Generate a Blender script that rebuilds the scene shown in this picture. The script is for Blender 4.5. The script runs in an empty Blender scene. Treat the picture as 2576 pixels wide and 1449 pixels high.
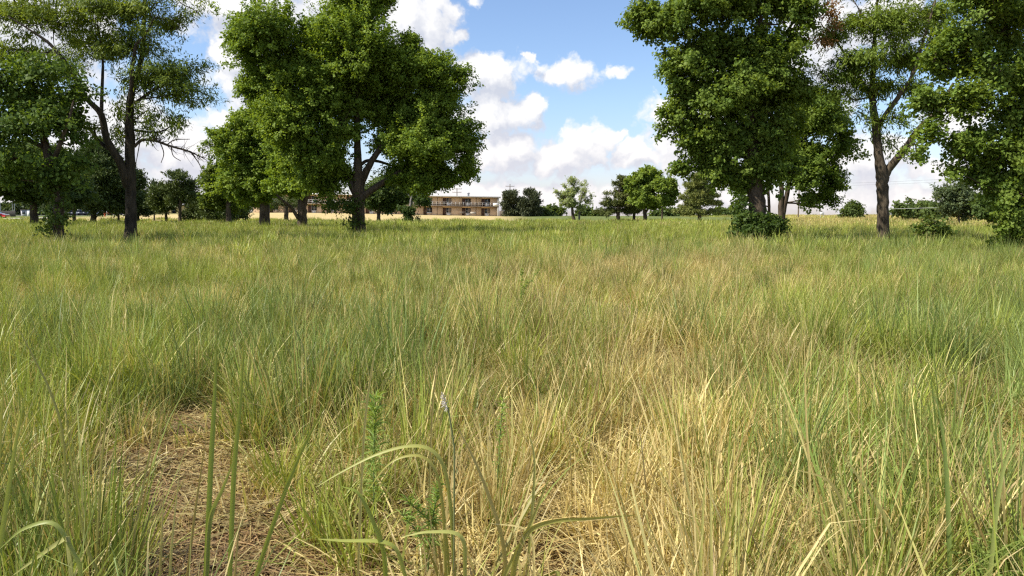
import bpy, math, random
import numpy as np
from mathutils import Vector
R = math.radians
C = bpy.context.scene.collection
scene = bpy.context.scene

# ------------------------------------------------------------------ camera, sky, sun, exposure
CAM_H = 1.55
HFOV = 66.0
PITCH = 5.58
cam_d = bpy.data.cameras.new('camera')
cam_d.sensor_width = 36.0
cam_d.lens = 18.0 / math.tan(R(HFOV / 2))
cam_d.clip_start = 0.05
cam_d.clip_end = 6000
cam = bpy.data.objects.new('camera', cam_d)
cam.location = (0, 0, CAM_H)
cam.rotation_euler = (R(90 - PITCH), 0, 0)
C.objects.link(cam)
scene.camera = cam

FOC = 1288.0 / math.tan(R(HFOV / 2))
CP, SP = math.cos(R(PITCH)), math.sin(R(PITCH))
def ray(px, py):
    """direction of a photo position (2576 wide picture)"""
    a, b = (px - 1288.0) / FOC, (724.5 - py) / FOC
    return np.array([a, CP + b * SP, -SP + b * CP])
def at(px, py, Y):
    """the point of that position that lies Y metres ahead"""
    d = ray(px, py)
    return np.array([0, 0, CAM_H]) + d * (Y / d[1])
def on_ground(px, py, z=0.0):
    d = ray(px, py)
    return np.array([0, 0, CAM_H]) + d * ((z - CAM_H) / d[2])
def mpp(Y):
    return Y / FOC

SUN_AZ, SUN_EL = 251.0, 48.0
sdir = Vector((math.sin(R(SUN_AZ)) * math.cos(R(SUN_EL)), math.cos(R(SUN_AZ)) * math.cos(R(SUN_EL)), math.sin(R(SUN_EL))))
sun_d = bpy.data.lights.new('sun', 'SUN')
sun_d.energy = 5.0
sun_d.angle = R(0.53)
sun_d.color = (1.0, 0.94, 0.84)
sun = bpy.data.objects.new('sun', sun_d)
sun.rotation_euler = (-sdir).to_track_quat('-Z', 'Y').to_euler()
sun.location = (-60, -40, 80)
C.objects.link(sun)

scene.view_settings.view_transform = 'Standard'
scene.view_settings.look = 'None'
scene.view_settings.exposure = 0.55
scene.view_settings.gamma = 1.0
scene.render.engine = 'CYCLES'
cy = scene.cycles
cy.max_bounces = 5
cy.diffuse_bounces = 2
cy.glossy_bounces = 2
cy.transmission_bounces = 4
cy.transparent_max_bounces = 4
cy.use_denoising = False
cy.filter_width = 1.3
cy.caustics_reflective = False
cy.caustics_refractive = False

class NT:
    """short-hand for building node trees"""
    def __init__(s, tree):
        s.t = tree
    def n(s, kind, ins=None, **props):
        nd = s.t.nodes.new(kind)
        for k, v in props.items():
            setattr(nd, k, v)
        for k, v in (ins or {}).items():
            s.put(nd.inputs[k], v)
        return nd
    def put(s, sock, v):
        if isinstance(v, bpy.types.NodeSocket):
            s.t.links.new(v, sock)
        else:
            sock.default_value = v
    def m(s, op, a, b=0.0, c=None, clamp=False):
        nd = s.n('ShaderNodeMath', {0: a, 1: b}, operation=op, use_clamp=clamp)
        if c is not None:
            s.put(nd.inputs[2], c)
        return nd.outputs[0]
    def v(s, op, a, b=(0, 0, 0)):
        nd = s.n('ShaderNodeVectorMath', {0: a, 1: b}, operation=op)
        return nd.outputs['Value'] if op in ('LENGTH', 'DOT_PRODUCT', 'DISTANCE') else nd.outputs[0]
    def mix(s, f, a, b, blend='MIX'):
        nd = s.n('ShaderNodeMix', data_type='RGBA', blend_type=blend)
        s.put(nd.inputs[0], f); s.put(nd.inputs[6], a); s.put(nd.inputs[7], b)
        return nd.outputs[2]
    def rng(s, x, a, b, c=0.0, d=1.0, smooth=False):
        nd = s.n('ShaderNodeMapRange', {0: x, 1: a, 2: b, 3: c, 4: d})
        if smooth:
            nd.interpolation_type = 'SMOOTHSTEP'
        return nd.outputs[0]

def az_el(px, py):
    d = ray(px, py)
    d = d / np.linalg.norm(d)
    return math.degrees(math.atan2(d[0], d[1])), math.degrees(math.asin(d[2]))

# cumulus of the day: middle and half sizes in photo positions, weight
CLOUDS = [
    (640, 30, 190, 70, 1.0), (860, 10, 200, 90, 1.0), (1040, 70, 110, 110, 1.0), (590, 150, 75, 110, .9),
    (640, 240, 90, 60, .8), (590, 300, 60, 40, .9), (430, 330, 110, 50, .7), (480, 390, 150, 80, 1.0), (300, 330, 160, 120, .7),
    (1160, 75, 30, 35, .45), (1195, 5, 30, 22, .4),
    (1215, 195, 95, 60, 1.0), (1225, 280, 90, 80, .9), (1290, 290, 70, 45, 1.0), (1333, 262, 26, 34, 1.0),
    (1425, 185, 95, 45, .62), (1325, 140, 22, 16, .3), (1560, 180, 50, 26, .22),
    (1260, 385, 130, 62, 1.0), (1400, 390, 100, 50, .9), (1490, 370, 85, 58, 1.0), (1560, 345, 26, 26, .7),
    (1690, 290, 80, 60, 1.0), (1610, 395, 60, 45, 1.0), (1740, 370, 110, 80, 1.0), (1830, 250, 120, 110, .9),
    (2080, 110, 120, 150, .9), (2240, 60, 90, 90, .9), (2180, 400, 110, 70, .8), (2360, 420, 120, 35, .55), (2400, 330, 90, 60, .5),
    (1300, 495, 460, 46, .75), (300, 485, 500, 46, .6), (1750, 495, 260, 42, .65), (2300, 500, 330, 44, .5), (60, 60, 220, 120, .8),
]
def cloud_group():
    g = bpy.data.node_groups.new('cumulus_density', 'ShaderNodeTree')
    g.interface.new_socket('P', in_out='INPUT', socket_type='NodeSocketVector')
    g.interface.new_socket('D', in_out='OUTPUT', socket_type='NodeSocketFloat')
    k = NT(g)
    gi = k.n('NodeGroupInput'); go = k.n('NodeGroupOutput')
    p = gi.outputs[0]
    w1 = k.n('ShaderNodeTexNoise', {'Vector': p, 'Scale': .33, 'Detail': 5.0, 'Roughness': .6}, noise_dimensions='2D').outputs['Color']
    off = k.v('MULTIPLY', k.v('SUBTRACT', w1, (.5, .5, .5)), (3.0, 2.4, 0))
    q = k.v('ADD', p, off)
    M = None
    for (x, y, rx, ry, w) in CLOUDS:
        a, e = az_el(x, y)
        sx = rx / FOC * 57.3; sy = ry / FOC * 57.3
        d = k.v('MULTIPLY', k.v('SUBTRACT', q, (a, e, 0)), (1 / sx, 1 / sy, 0))
        val = k.m('MULTIPLY_ADD', k.v('LENGTH', d), -1.0, .75 + .5 * w)
        M = val if M is None else k.n('ShaderNodeMath', {0: M, 1: val, 2: .22}, operation='SMOOTH_MAX').outputs[0]
    # the sky outside the picture: scattered cumulus
    sep = k.n('ShaderNodeSeparateXYZ', {0: p})
    side = k.rng(k.m('ABSOLUTE', sep.outputs[0]), 36, 46)
    high = k.rng(sep.outputs[1], 17, 24)
    gen = k.m('MULTIPLY', k.m('SUBTRACT', k.n('ShaderNodeTexNoise', {'Vector': p, 'Scale': .07, 'Detail': 3.0}, noise_dimensions='2D').outputs[0], .5), 4.0)
    M = k.m('MAXIMUM', k.m('MAXIMUM', M, -1.0), k.m('SUBTRACT', gen, k.m('MULTIPLY', k.m('SUBTRACT', 1.0, k.m('MAXIMUM', side, high)), 6.0)))
    f1 = k.n('ShaderNodeTexNoise', {'Vector': q, 'Scale': .55, 'Detail': 7.0, 'Roughness': .52}, noise_dimensions='2D').outputs[0]
    vor = k.n('ShaderNodeTexVoronoi', {'Vector': k.v('ADD', p, k.v('MULTIPLY', off, (.25, .25, 0))), 'Scale': .8, 'Detail': 2.0, 'Roughness': .5}, voronoi_dimensions='2D', feature='F1').outputs[0]
    nn = k.m('ADD', k.m('MULTIPLY', k.m('SUBTRACT', f1, .5), 1.25), k.m('MULTIPLY', k.m('SUBTRACT', .45, vor), .34))
    k.put(go.inputs[0], k.m('ADD', M, nn))
    return g

world = bpy.data.worlds.new('World')
scene.world = world
world.use_nodes = True
world.node_tree.nodes.clear()
k = NT(world.node_tree)
sky = k.n('ShaderNodeTexSky', sky_type='NISHITA')
sky.sun_disc = False
sky.sun_elevation = R(SUN_EL)
sky.sun_rotation = R(SUN_AZ)
sky.altitude = 300
sky.air_density = 1.0
sky.dust_density = 0.6
sky.ozone_density = 1.6
tc = k.n('ShaderNodeTexCoord')
sep = k.n('ShaderNodeSeparateXYZ', {0: tc.outputs['Generated']})
az = k.m('MULTIPLY', k.m('ARCTAN2', sep.outputs[0], sep.outputs[1]), 57.29578)
el = k.m('MULTIPLY', k.m('ARCSINE', sep.outputs[2]), 57.29578)
pv = k.n('ShaderNodeCombineXYZ', {0: az, 1: el, 2: 0.0}).outputs[0]
cg = cloud_group()
def dens(vec):
    g = k.n('ShaderNodeGroup'); g.node_tree = cg
    k.put(g.inputs[0], vec)
    return g.outputs[0]
d0 = dens(pv)
d1 = dens(k.v('ADD', pv, (-.75, 1.25, 0)))
alpha = k.rng(d0, -.08, .48, smooth=True)
lit = k.m('MULTIPLY_ADD', k.m('SUBTRACT', d0, d1), 1.15, .5, clamp=True)
low = k.rng(el, .5, 7.5)
shadowc = k.mix(low, (7.0, 6.9, 7.5, 1), (6.0, 6.3, 7.2, 1))
litc = k.mix(low, (9.4, 9.0, 8.9, 1), (9.8, 9.7, 9.6, 1))
cloudc = k.mix(lit, shadowc, litc)
skyc = k.mix(1.0, sky.outputs[0], k.mix(low, (1.36, 1.30, 1.62, 1), (1.44, 1.50, 1.66, 1)), 'MULTIPLY')
col = k.mix(k.m('MULTIPLY', alpha, .97), skyc, cloudc)
bg = k.n('ShaderNodeBackground', {'Color': col, 'Strength': 0.076})
k.n('ShaderNodeOutputWorld', {0: bg.outputs[0]})
world.cycles.sampling_method = 'MANUAL'
world.cycles.sample_map_resolution = 512

# ------------------------------------------------------------------ helpers
def tag(o, label=None, cat=None, group=None, kind=None):
    if label: o['label'] = label
    if cat: o['category'] = cat
    if group: o['group'] = group
    if kind: o['kind'] = kind
    return o
def empty(name, loc, label=None, cat=None, group=None):
    o = bpy.data.objects.new(name, None)
    o.empty_display_size = .3
    o.location = Vector([float(c) for c in loc])
    C.objects.link(o)
    return tag(o, label, cat, group)
def quad_mesh(name, V, Q, mats=None, fcol=None, vattr=None, smooth=False, fmat=None):
    V = np.asarray(V, np.float32).reshape(-1, 3); Q = np.asarray(Q, np.int32).reshape(-1, 4)
    me = bpy.data.meshes.new(name)
    me.vertices.add(len(V)); me.vertices.foreach_set('co', V.ravel())
    me.loops.add(Q.size); me.loops.foreach_set('vertex_index', Q.ravel())
    me.polygons.add(len(Q)); me.polygons.foreach_set('loop_start', np.arange(0, Q.size, 4, dtype=np.int32))
    if smooth:
        me.polygons.foreach_set('use_smooth', np.ones(len(Q), bool))
    for m_ in (mats if isinstance(mats, (list, tuple)) else [mats]):
        if m_: me.materials.append(m_)
    if fmat is not None:
        me.polygons.foreach_set('material_index', np.asarray(fmat, np.int32))
    if fcol is not None:
        a = me.attributes.new('tint', 'FLOAT_COLOR', 'FACE')
        fc = np.ones((len(Q), 4), np.float32); fc[:, :3] = fcol
        a.data.foreach_set('color', fc.ravel())
    for nm, arr in (vattr or {}).items():
        a = me.attributes.new(nm, 'FLOAT', 'POINT')
        a.data.foreach_set('value', np.asarray(arr, np.float32).ravel())
    me.update(calc_edges=True)
    me.validate()
    return me
class MB:
    """collects quads for ONE mesh object"""
    def __init__(s):
        s.V = []; s.Q = []; s.n = 0
    def add(s, V, Q):
        V = np.asarray(V, float).reshape(-1, 3); Q = np.asarray(Q, int).reshape(-1, 4)
        s.V.append(V); s.Q.append(Q + s.n); s.n += len(V)
        return s
    def box(s, x0, x1, y0, y1, z0, z1):
        V = [(x, y, z) for z in (z0, z1) for y in (y0, y1) for x in (x0, x1)]
        return s.add(V, [(0, 2, 3, 1), (4, 5, 7, 6), (0, 1, 5, 4), (2, 6, 7, 3), (0, 4, 6, 2), (1, 3, 7, 5)])
    def tube(s, pts, rad, sides=7, cap=True, wob=0.0, rng=None):
        P = np.asarray(pts, float); n = len(P)
        r = np.broadcast_to(np.asarray(rad, float), (n,)).copy()
        T = np.gradient(P, axis=0); T /= np.linalg.norm(T, axis=1)[:, None] + 1e-9
        ref = np.array([0, 1., 0]) if abs(T[:, 1]).mean() < .8 else np.array([1., 0, 0])
        A = np.cross(T, ref); A /= np.linalg.norm(A, axis=1)[:, None] + 1e-9
        B = np.cross(T, A)
        th = np.arange(sides) / sides * 2 * np.pi
        rr = np.repeat(r[:, None], sides, 1)
        if wob and rng is not None:
            rr = rr * (1 + wob * rng.normal(size=rr.shape) + wob * 1.5 * rng.normal(size=(1, sides)))
        V = P[:, None] + (A[:, None] * np.cos(th)[None, :, None] + B[:, None] * np.sin(th)[None, :, None]) * rr[:, :, None]
        i = np.arange(n - 1)[:, None] * sides; j = np.arange(sides)[None]; j2 = (j + 1) % sides
        Q = np.stack([i + j, i + j2, i + sides + j2, i + sides + j], -1).reshape(-1, 4)
        s.add(V.reshape(-1, 3), Q)
        return s
    def build(s, name, mat, parent=None, smooth=False, kind=None):
        me = quad_mesh(name, np.concatenate(s.V), np.concatenate(s.Q), mat, smooth=smooth)
        return link(name, me, parent, kind)
def link(name, me, parent=None, kind=None):
    o = bpy.data.objects.new(name, me); C.objects.link(o)
    if parent is not None:
        o.parent = parent
        if any(abs(c) > 1e-9 for c in parent.location) or any(abs(c) > 1e-9 for c in parent.rotation_euler):
            pass
    if kind: o['kind'] = kind
    return o
def smooth_path(P, n=4):
    """Catmull-Rom through the points (any width of columns)"""
    P = np.asarray(P, float)
    if len(P) < 3: 
        t = np.linspace(0, 1, n + 1)[:, None]
        return P[0] * (1 - t) + P[-1] * t
    E = np.vstack([2 * P[0] - P[1], P, 2 * P[-1] - P[-2]])
    out = []
    for i in range(1, len(E) - 2):
        for t in np.arange(n) / n:
            a, b, c, d = E[i - 1], E[i], E[i + 1], E[i + 2]
            out.append(.5 * (2 * b + (c - a) * t + (2 * a - 5 * b + 4 * c - d) * t * t + (3 * b - a - 3 * c + d) * t ** 3))
    out.append(P[-1])
    return np.array(out)
def unit(a):
    return a / (np.linalg.norm(a, axis=-1, keepdims=True) + 1e-9)
def fbm(x, y, seed=0, scale=1.0, octs=4):
    """value noise on the ground plane, about -1..1"""
    r = np.random.default_rng(seed); T = r.random((64, 64)) * 2 - 1
    tot = 0; amp = 1; nrm = 0
    x = np.asarray(x, float) / scale + 31.7; y = np.asarray(y, float) / scale + 12.3
    for o in range(octs):
        xi = np.floor(x).astype(int); yi = np.floor(y).astype(int)
        fx = x - xi; fy = y - yi; fx = fx * fx * (3 - 2 * fx); fy = fy * fy * (3 - 2 * fy)
        g = lambda a, b: T[a % 64, b % 64]
        tot = tot + amp * ((g(xi, yi) * (1 - fx) + g(xi + 1, yi) * fx) * (1 - fy) + (g(xi, yi + 1) * (1 - fx) + g(xi + 1, yi + 1) * fx) * fy)
        nrm += amp; amp *= .5; x = x * 2.03 + 5.1; y = y * 2.03 + 9.7
    return tot / nrm * 1.6
def sstep(x, a, b):
    t = np.clip((np.asarray(x, float) - a) / (b - a), 0, 1)
    return t * t * (3 - 2 * t)

# ------------------------------------------------------------------ materials
def mat(name):
    m_ = bpy.data.materials.new(name); m_.use_nodes = True
    m_.node_tree.nodes.clear()
    return m_, NT(m_.node_tree)
def plain(name, col, rough=.8, noise=.15, scale=6.0, bump=0.0, spec=.3, metal=0.0):
    m_, k = mat(name)
    tcx = k.n('ShaderNodeTexCoord')
    nz = k.n('ShaderNodeTexNoise', {'Vector': tcx.outputs['Object'], 'Scale': scale, 'Detail': 5.0}).outputs[0]
    c = k.mix(k.m('MULTIPLY', nz, 1.0), tuple(x * (1 - noise) for x in col) + (1,), tuple(min(1, x * (1 + noise)) for x in col) + (1,))
    b = k.n('ShaderNodeBsdfPrincipled', {'Base Color': c, 'Roughness': rough, 'Specular IOR Level': spec, 'Metallic': metal})
    if bump:
        k.put(b.inputs['Normal'], k.n('ShaderNodeBump', {'Height': nz, 'Strength': bump, 'Distance': .05}).outputs[0])
    k.n('ShaderNodeOutputMaterial', {0: b.outputs[0]})
    return m_
def leaf_mat(name, transl=.42, warm=(1.25, 1.15, .5), spec=.16):
    m_, k = mat(name)
    a = k.n('ShaderNodeAttribute', attribute_name='tint')
    b = k.n('ShaderNodeBsdfPrincipled', {'Base Color': a.outputs['Color'], 'Roughness': .55, 'Specular IOR Level': spec})
    tr = k.n('ShaderNodeBsdfTranslucent', {'Color': k.mix(1.0, a.outputs['Color'], warm + (1,), 'MULTIPLY')})
    mx = k.n('ShaderNodeMixShader', {0: transl, 1: b.outputs[0], 2: tr.outputs[0]})
    k.n('ShaderNodeOutputMaterial', {0: mx.outputs[0]})
    return m_
def bark_mat(name, c0, c1):
    m_, k = mat(name)
    tcx = k.n('ShaderNodeTexCoord')
    vec = k.v('MULTIPLY', tcx.outputs['Object'], (9, 9, 1.6))
    n1 = k.n('ShaderNodeTexNoise', {'Vector': vec, 'Scale': 1.2, 'Detail': 7.0, 'Roughness': .65}).outputs[0]
    n2 = k.n('ShaderNodeTexNoise', {'Vector': tcx.outputs['Object'], 'Scale': 1.1, 'Detail': 3.0}).outputs[0]
    f = k.rng(k.m('ADD', k.m('MULTIPLY', n1, .75), k.m('MULTIPLY', n2, .25)), .38, .62)
    c = k.mix(f, c0 + (1,), c1 + (1,))
    b = k.n('ShaderNodeBsdfPrincipled', {'Base Color': c, 'Roughness': .9, 'Specular IOR Level': .15})
    k.put(b.inputs['Normal'], k.n('ShaderNodeBump', {'Height': n1, 'Strength': .9, 'Distance': .06}).outputs[0])
    k.n('ShaderNodeOutputMaterial', {0: b.outputs[0]})
    return m_
LEAF = leaf_mat('leaf')
NEEDLE = leaf_mat('needle', .12, (1.1, 1.1, .6), .2)
BARK = bark_mat('bark', (.035, .026, .018), (.13, .098, .068))
BARK_PALE = bark_mat('bark_pale', (.06, .045, .032), (.22, .17, .12))
BARK_DARK = bark_mat('bark_dark', (.020, .016, .011), (.075, .060, .042))
BARK_BROWN = bark_mat('bark_brown', (.04, .03, .021), (.135, .105, .07))
BARK_GREY = bark_mat('bark_grey', (.10, .09, .08), (.26, .24, .21))

# ------------------------------------------------------------------ ground
def height(x, y):
    x = np.asarray(x, float); y = np.asarray(y, float)
    far = sstep(y, 95, 205)
    h = far * (.10 + .95 * sstep(-x, 0, 62) - .70 * sstep(-x, 74, 104))
    h = h + .05 * fbm(x, y, 3, 4.0, 3) * sstep(y, 3, 12)
    h = h - np.maximum(0, y - 236) ** 1.0 * .012 - .00003 * np.maximum(0, y - 236) ** 2
    return h
BARE = []     # worn patches of straw: middle x, middle y, half sizes
for px, py, rx, ry in ((490, 1080, .62, .46), (450, 1165, .66, .44), (510, 1255, .66, .42), (570, 1350, .60, .40), (600, 1440, .58, .42), (620, 1600, .55, .6), (400, 1300, .35, .26), (390, 1420, .40, .26), (730, 1420, .30, .24), (1395, 1290, .17, .2), (1375, 1390, .2, .24), (1380, 1480, .16, .24),
                       (2360, 985, .6, .5), (2180, 1190, .25, .3), (960, 880, .5, .45), (420, 800, .5, .6), (1180, 830, .5, .5), (1690, 930, .35, .4), (860, 990, .3, .25), (1560, 1180, .22, .2), (2480, 1130, .3, .3), (1900, 1010, .3, .3), (1230, 1090, .2, .2)):
    p = on_ground(px, py)
    BARE.append((p[0], p[1], rx, ry))
def bare(x, y, g=0.0):
    b = np.zeros_like(np.asarray(x, float))
    for cx, cy_, rx, ry in BARE:
        d = np.hypot((x - cx) / (rx + g), (y - cy_) / (ry + g)) + .25 * fbm(x, y, 8, .5, 2)
        b = np.maximum(b, 1 - sstep(d, .75, 1.15))
    return b
def dryness(x, y):
    """0 lush, 1 straw"""
    s = np.asarray(x, float) / (np.asarray(y, float) + .5)
    d = .15 + .46 * np.exp(-((s - .12) / .24) ** 2) * (1 - sstep(y, 16, 34))
    d = d + .10 * np.exp(-((s + .2) / .18) ** 2) * (1 - sstep(y, 8, 20))
    d = d - .24 * sstep(s, .36, .6) * sstep(y, 4, 9) * (1 - sstep(y, 42, 60))
    d = d - .12 * sstep(y, 30, 55) * (1 - sstep(y, 90, 140))
    d = d + .55 * sstep(s, .27, .36) * sstep(y, 50, 66)          # golden grass beyond the right trees
    d = d + .16 * fbm(x, y, 5, 2.6, 3) + .12 * fbm(x, y, 6, .9, 2)
    return np.clip(d, .03, .95)
def lawn(x, y):
    """the mown, sun-dried lawn in front of the long building"""
    e = 112 + 6 * fbm(x, y, 12, 20, 2)
    return sstep(y, e, e + 8) * (1 - sstep(x, -6, 6)) * sstep(x, -88, -66) 
def mown(x, y):
    return sstep(y, 84, 100) * (1 - sstep(x, 40, 60))
xs = np.concatenate([np.linspace(-1500, -160, 28)[:-1], np.linspace(-160, 160, 161), np.linspace(160, 1500, 28)[1:]])
ys = np.concatenate([np.linspace(-60, 0, 13)[:-1], np.linspace(0, 40, 81)[:-1], np.linspace(40, 300, 131)[:-1], np.linspace(300, 1200, 40), [1800, 3000, 4500]])
X, Y_ = np.meshgrid(xs, ys)
Z = height(X, Y_)
nx, ny = len(xs), len(ys)
idx = np.arange(nx * ny).reshape(ny, nx)
Qg = np.stack([idx[:-1, :-1], idx[:-1, 1:], idx[1:, 1:], idx[1:, :-1]], -1).reshape(-1, 4)
gm, k = mat('meadow_soil')
geo = k.n('ShaderNodeNewGeometry')
adry = k.n('ShaderNodeAttribute', attribute_name='dry').outputs['Fac']
alawn = k.n('ShaderNodeAttribute', attribute_name='lawn').outputs['Fac']
afar = k.n('ShaderNodeAttribute', attribute_name='far').outputs['Fac']
pos = geo.outputs['Position']
n1 = k.n('ShaderNodeTexNoise', {'Vector': pos, 'Scale': 9.0, 'Detail': 8.0, 'Roughness': .7}).outputs[0]
n2 = k.n('ShaderNodeTexNoise', {'Vector': pos, 'Scale': .35, 'Detail': 6.0, 'Roughness': .6}).outputs[0]
n3 = k.n('ShaderNodeTexNoise', {'Vector': pos, 'Scale': 60.0, 'Detail': 4.0}).outputs[0]
thatch = k.mix(k.rng(n1, .35, .65), (.07, .042, .022, 1), (.20, .125, .06, 1))
thatch = k.mix(k.rng(n3, .4, .7), thatch, (.27, .18, .085, 1))
green = k.mix(k.rng(n2, .35, .65), (.115, .155, .040, 1), (.165, .185, .055, 1))
gold = k.mix(k.rng(n2, .35, .65), (.30, .24, .09, 1), (.40, .33, .15, 1))
fargrass = k.mix(k.rng(adry, .25, .7), green, gold)
fargrass = k.mix(k.rng(n1, .3, .7, 0, .35), fargrass, (.10, .11, .04, 1))
c = k.mix(afar, thatch, fargrass)
c = k.mix(alawn, c, k.mix(k.rng(n2, .3, .7), (.44, .34, .15, 1), (.54, .42, .20, 1)))
b = k.n('ShaderNodeBsdfPrincipled', {'Base Color': c, 'Roughness': .95, 'Specular IOR Level': .1})
k.put(b.inputs['Normal'], k.n('ShaderNodeBump', {'Height': n1, 'Strength': .7, 'Distance': .08}).outputs[0])
k.n('ShaderNodeOutputMaterial', {0: b.outputs[0]})
gme = quad_mesh('ground', np.stack([X, Y_, Z], -1), Qg, gm, smooth=True,
                vattr={'dry': dryness(X, np.maximum(Y_, .5)), 'lawn': lawn(X, Y_), 'far': sstep(Y_, 9, 26)})
link('ground', gme, kind='structure')

# ------------------------------------------------------------------ the tall grass
def blades(rng, n, rad, h, hvar, w, lean, leanvar, curve, segs=4, splay=.6, twist=1.0, hue=0.0, dryb=0.0, baselift=0.0, wtip=.12, kf=.2):
    """n ribbons that grow from a disc; gives verts, quads, per-vertex t / r1 / r2 / bd"""
    a = rng.random(n) * 2 * np.pi; r = rad * np.sqrt(rng.random(n))
    bx, by = r * np.cos(a), r * np.sin(a)
    phi = np.where(rng.random(n) < splay, a + rng.normal(0, .5, n), rng.random(n) * 2 * np.pi)
    L = h * (1 + hvar * rng.normal(size=n)).clip(.35, 1.7)
    th0 = np.abs(lean + leanvar * rng.normal(size=n)) * (.4 + .9 * r / max(rad, 1e-6))
    cv = curve * (.2 + 1.3 * rng.random(n) ** 2)
    sd = phi + np.pi / 2 + twist * rng.normal(size=n) * .7
    ww = w * (.55 + .9 * rng.random(n))
    pts = [np.stack([bx, by, np.full(n, -.02 + baselift)], -1)]
    ki = rng.integers(max(1, segs // 2), segs + 1, n); ka = np.where(rng.random(n) < kf, rng.uniform(.5, 1.9, n), 0)     # broken blades
    for i in range(segs):
        th = (th0 + cv * ((i + .5) / segs) ** 1.5 + np.where(i >= ki, ka, 0)).clip(0, 2.7)
        st = L / segs
        pts.append(pts[-1] + np.stack([np.sin(th) * np.cos(phi) * st, np.sin(th) * np.sin(phi) * st, np.cos(th) * st], -1))
    V = []; T = []
    side = np.stack([np.cos(sd), np.sin(sd), np.zeros(n)], -1)
    for i, p in enumerate(pts):
        t = i / segs
        wd = (ww * min(1, (.55 + 1.2 * t)) * (1 - (1 - wtip) * max(0, (t - .35) / .65) ** 1.3))[:, None] * .5
        V += [p - side * wd, p + side * wd]; T += [t, t]
    V = np.stack(V, 1); m2 = 2 * (segs + 1)
    base = np.arange(n)[:, None, None] * m2
    q = np.array([[2 * i, 2 * i + 1, 2 * i + 3, 2 * i + 2] for i in range(segs)])[None]
    Q = (base + q).reshape(-1, 4)
    return V.reshape(-1, 3), Q, dict(t=np.tile(T, n), r1=np.repeat(rng.random(n), m2), r2=np.repeat(rng.random(n), m2),
                                      bd=np.full(n * m2, dryb), bh=np.full(n * m2, hue))
def joined(*parts):
    V = []; Q = []; A = {}; o = 0
    for v, q, at_ in parts:
        V.append(v); Q.append(q + o); o += len(v)
        for kk, x in at_.items(): A.setdefault(kk, []).append(x)
    return np.concatenate(V), np.concatenate(Q), {kk: np.concatenate(x) for kk, x in A.items()}
# blade material: green to straw by plant, blade and height on the blade
gr, k = mat('grass_blade')
A = lambda nm, ty='GEOMETRY': k.n('ShaderNodeAttribute', attribute_name=nm, attribute_type=ty).outputs['Fac']
t_, r1, r2, bd, bh = A('t'), A('r1'), A('r2'), A('bd'), A('bh')
idry, ihue, ival = A('dry', 'INSTANCER'), A('hue', 'INSTANCER'), A('val', 'INSTANCER')
gg = k.mix(k.m('ADD', ihue, bh, clamp=True), (.335, .370, .056, 1), (.240, .305, .092, 1))
gg = k.mix(k.rng(r2, 0, 1, 0, .55), gg, (.130, .205, .026, 1))
dd = k.mix(k.rng(r2, .15, .8), (.40, .295, .11, 1), (.67, .56, .245, 1))
f = k.rng(k.m('SUBTRACT', k.m('ADD', idry, bd), r1), -.22, .18)
f = k.m('MAXIMUM', f, k.m('MULTIPLY', k.rng(t_, .02, .34, 1, 0), .7))
dd = k.mix(k.rng(idry, 1.05, 1.5), dd, k.mix(r2, (.27, .15, .065, 1), (.56, .38, .175, 1)))
colr = k.mix(f, gg, dd)
colr = k.mix(1.0, colr, k.n('ShaderNodeCombineColor', {0: ival, 1: ival, 2: ival}).outputs[0], 'MULTIPLY')
b = k.n('ShaderNodeBsdfPrincipled', {'Base Color': colr, 'Roughness': .45, 'Specular IOR Level': .35})
tr = k.n('ShaderNodeBsdfTranslucent', {'Color': k.mix(1.0, colr, (1.15, 1.1, .65, 1), 'MULTIPLY')})
k.n('ShaderNodeOutputMaterial', {0: k.n('ShaderNodeMixShader', {0: .3, 1: b.outputs[0], 2: tr.outputs[0]}).outputs[0]})

rg = np.random.default_rng(11)
PROTO = []
def proto(parts):
    V, Q, at_ = joined(*parts)
    o = bpy.data.objects.new('grass_tuft', quad_mesh('grass_tuft', V, Q, gr, vattr=at_))
    PROTO.append(o); return len(PROTO) - 1
def flat_straw(rng, n, rad, L, w, top=.05, dryb=1.0):
    a = rng.random(n) * 2 * np.pi; r = rad * np.sqrt(rng.random(n))
    c = np.stack([r * np.cos(a), r * np.sin(a), .004 + top * rng.random(n) ** 1.5], -1)
    yaw = rng.normal(0, .9, n); pit = rng.normal(0, .16, n); ll = L * (.35 + rng.random(n) ** 2 * 1.6) / 2
    d = np.stack([np.cos(yaw) * np.cos(pit), np.sin(yaw) * np.cos(pit), np.sin(pit)], -1)
    s = unit(np.cross(d, [0, 0, 1.]) + rng.normal(0, .3, (n, 3))) * (w * (.5 + rng.random(n)) / 2)[:, None]
    u = np.stack([0 * yaw, 0 * yaw, ll * .12 * rng.random(n)], -1)
    V = np.stack([c - d * ll[:, None] - s, c - d * ll[:, None] + s, c - s + u, c + s + u, c + d * ll[:, None] - s * .6, c + d * ll[:, None] + s * .6], 1)
    Q = (np.arange(n)[:, None, None] * 6 + np.array([[0, 1, 3, 2], [2, 3, 5, 4]])[None]).reshape(-1, 4)
    return V.reshape(-1, 3), Q, dict(t=np.full(n * 6, .6), r1=np.repeat(rng.random(n), 6), r2=np.repeat(rng.random(n), 6) ** 1.3, bd=np.full(n * 6, dryb), bh=np.zeros(n * 6))
NEAR, STRAW, THATCH, STEM, MID, FAR = [], [], [], [], [], []
for i in range(5):     # arching bunch grass
    NEAR.append(proto([blades(rg, 105, .11, .40, .30, .0082, .34, .18, .75, 5, splay=.8, twist=1.5), blades(rg, 55, .18, .22, .4, .0060, .75, .35, .8, 4, dryb=.6, twist=1.6, kf=.4), flat_straw(rg, 30, .28, .2, .0048, .05)]))
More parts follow.
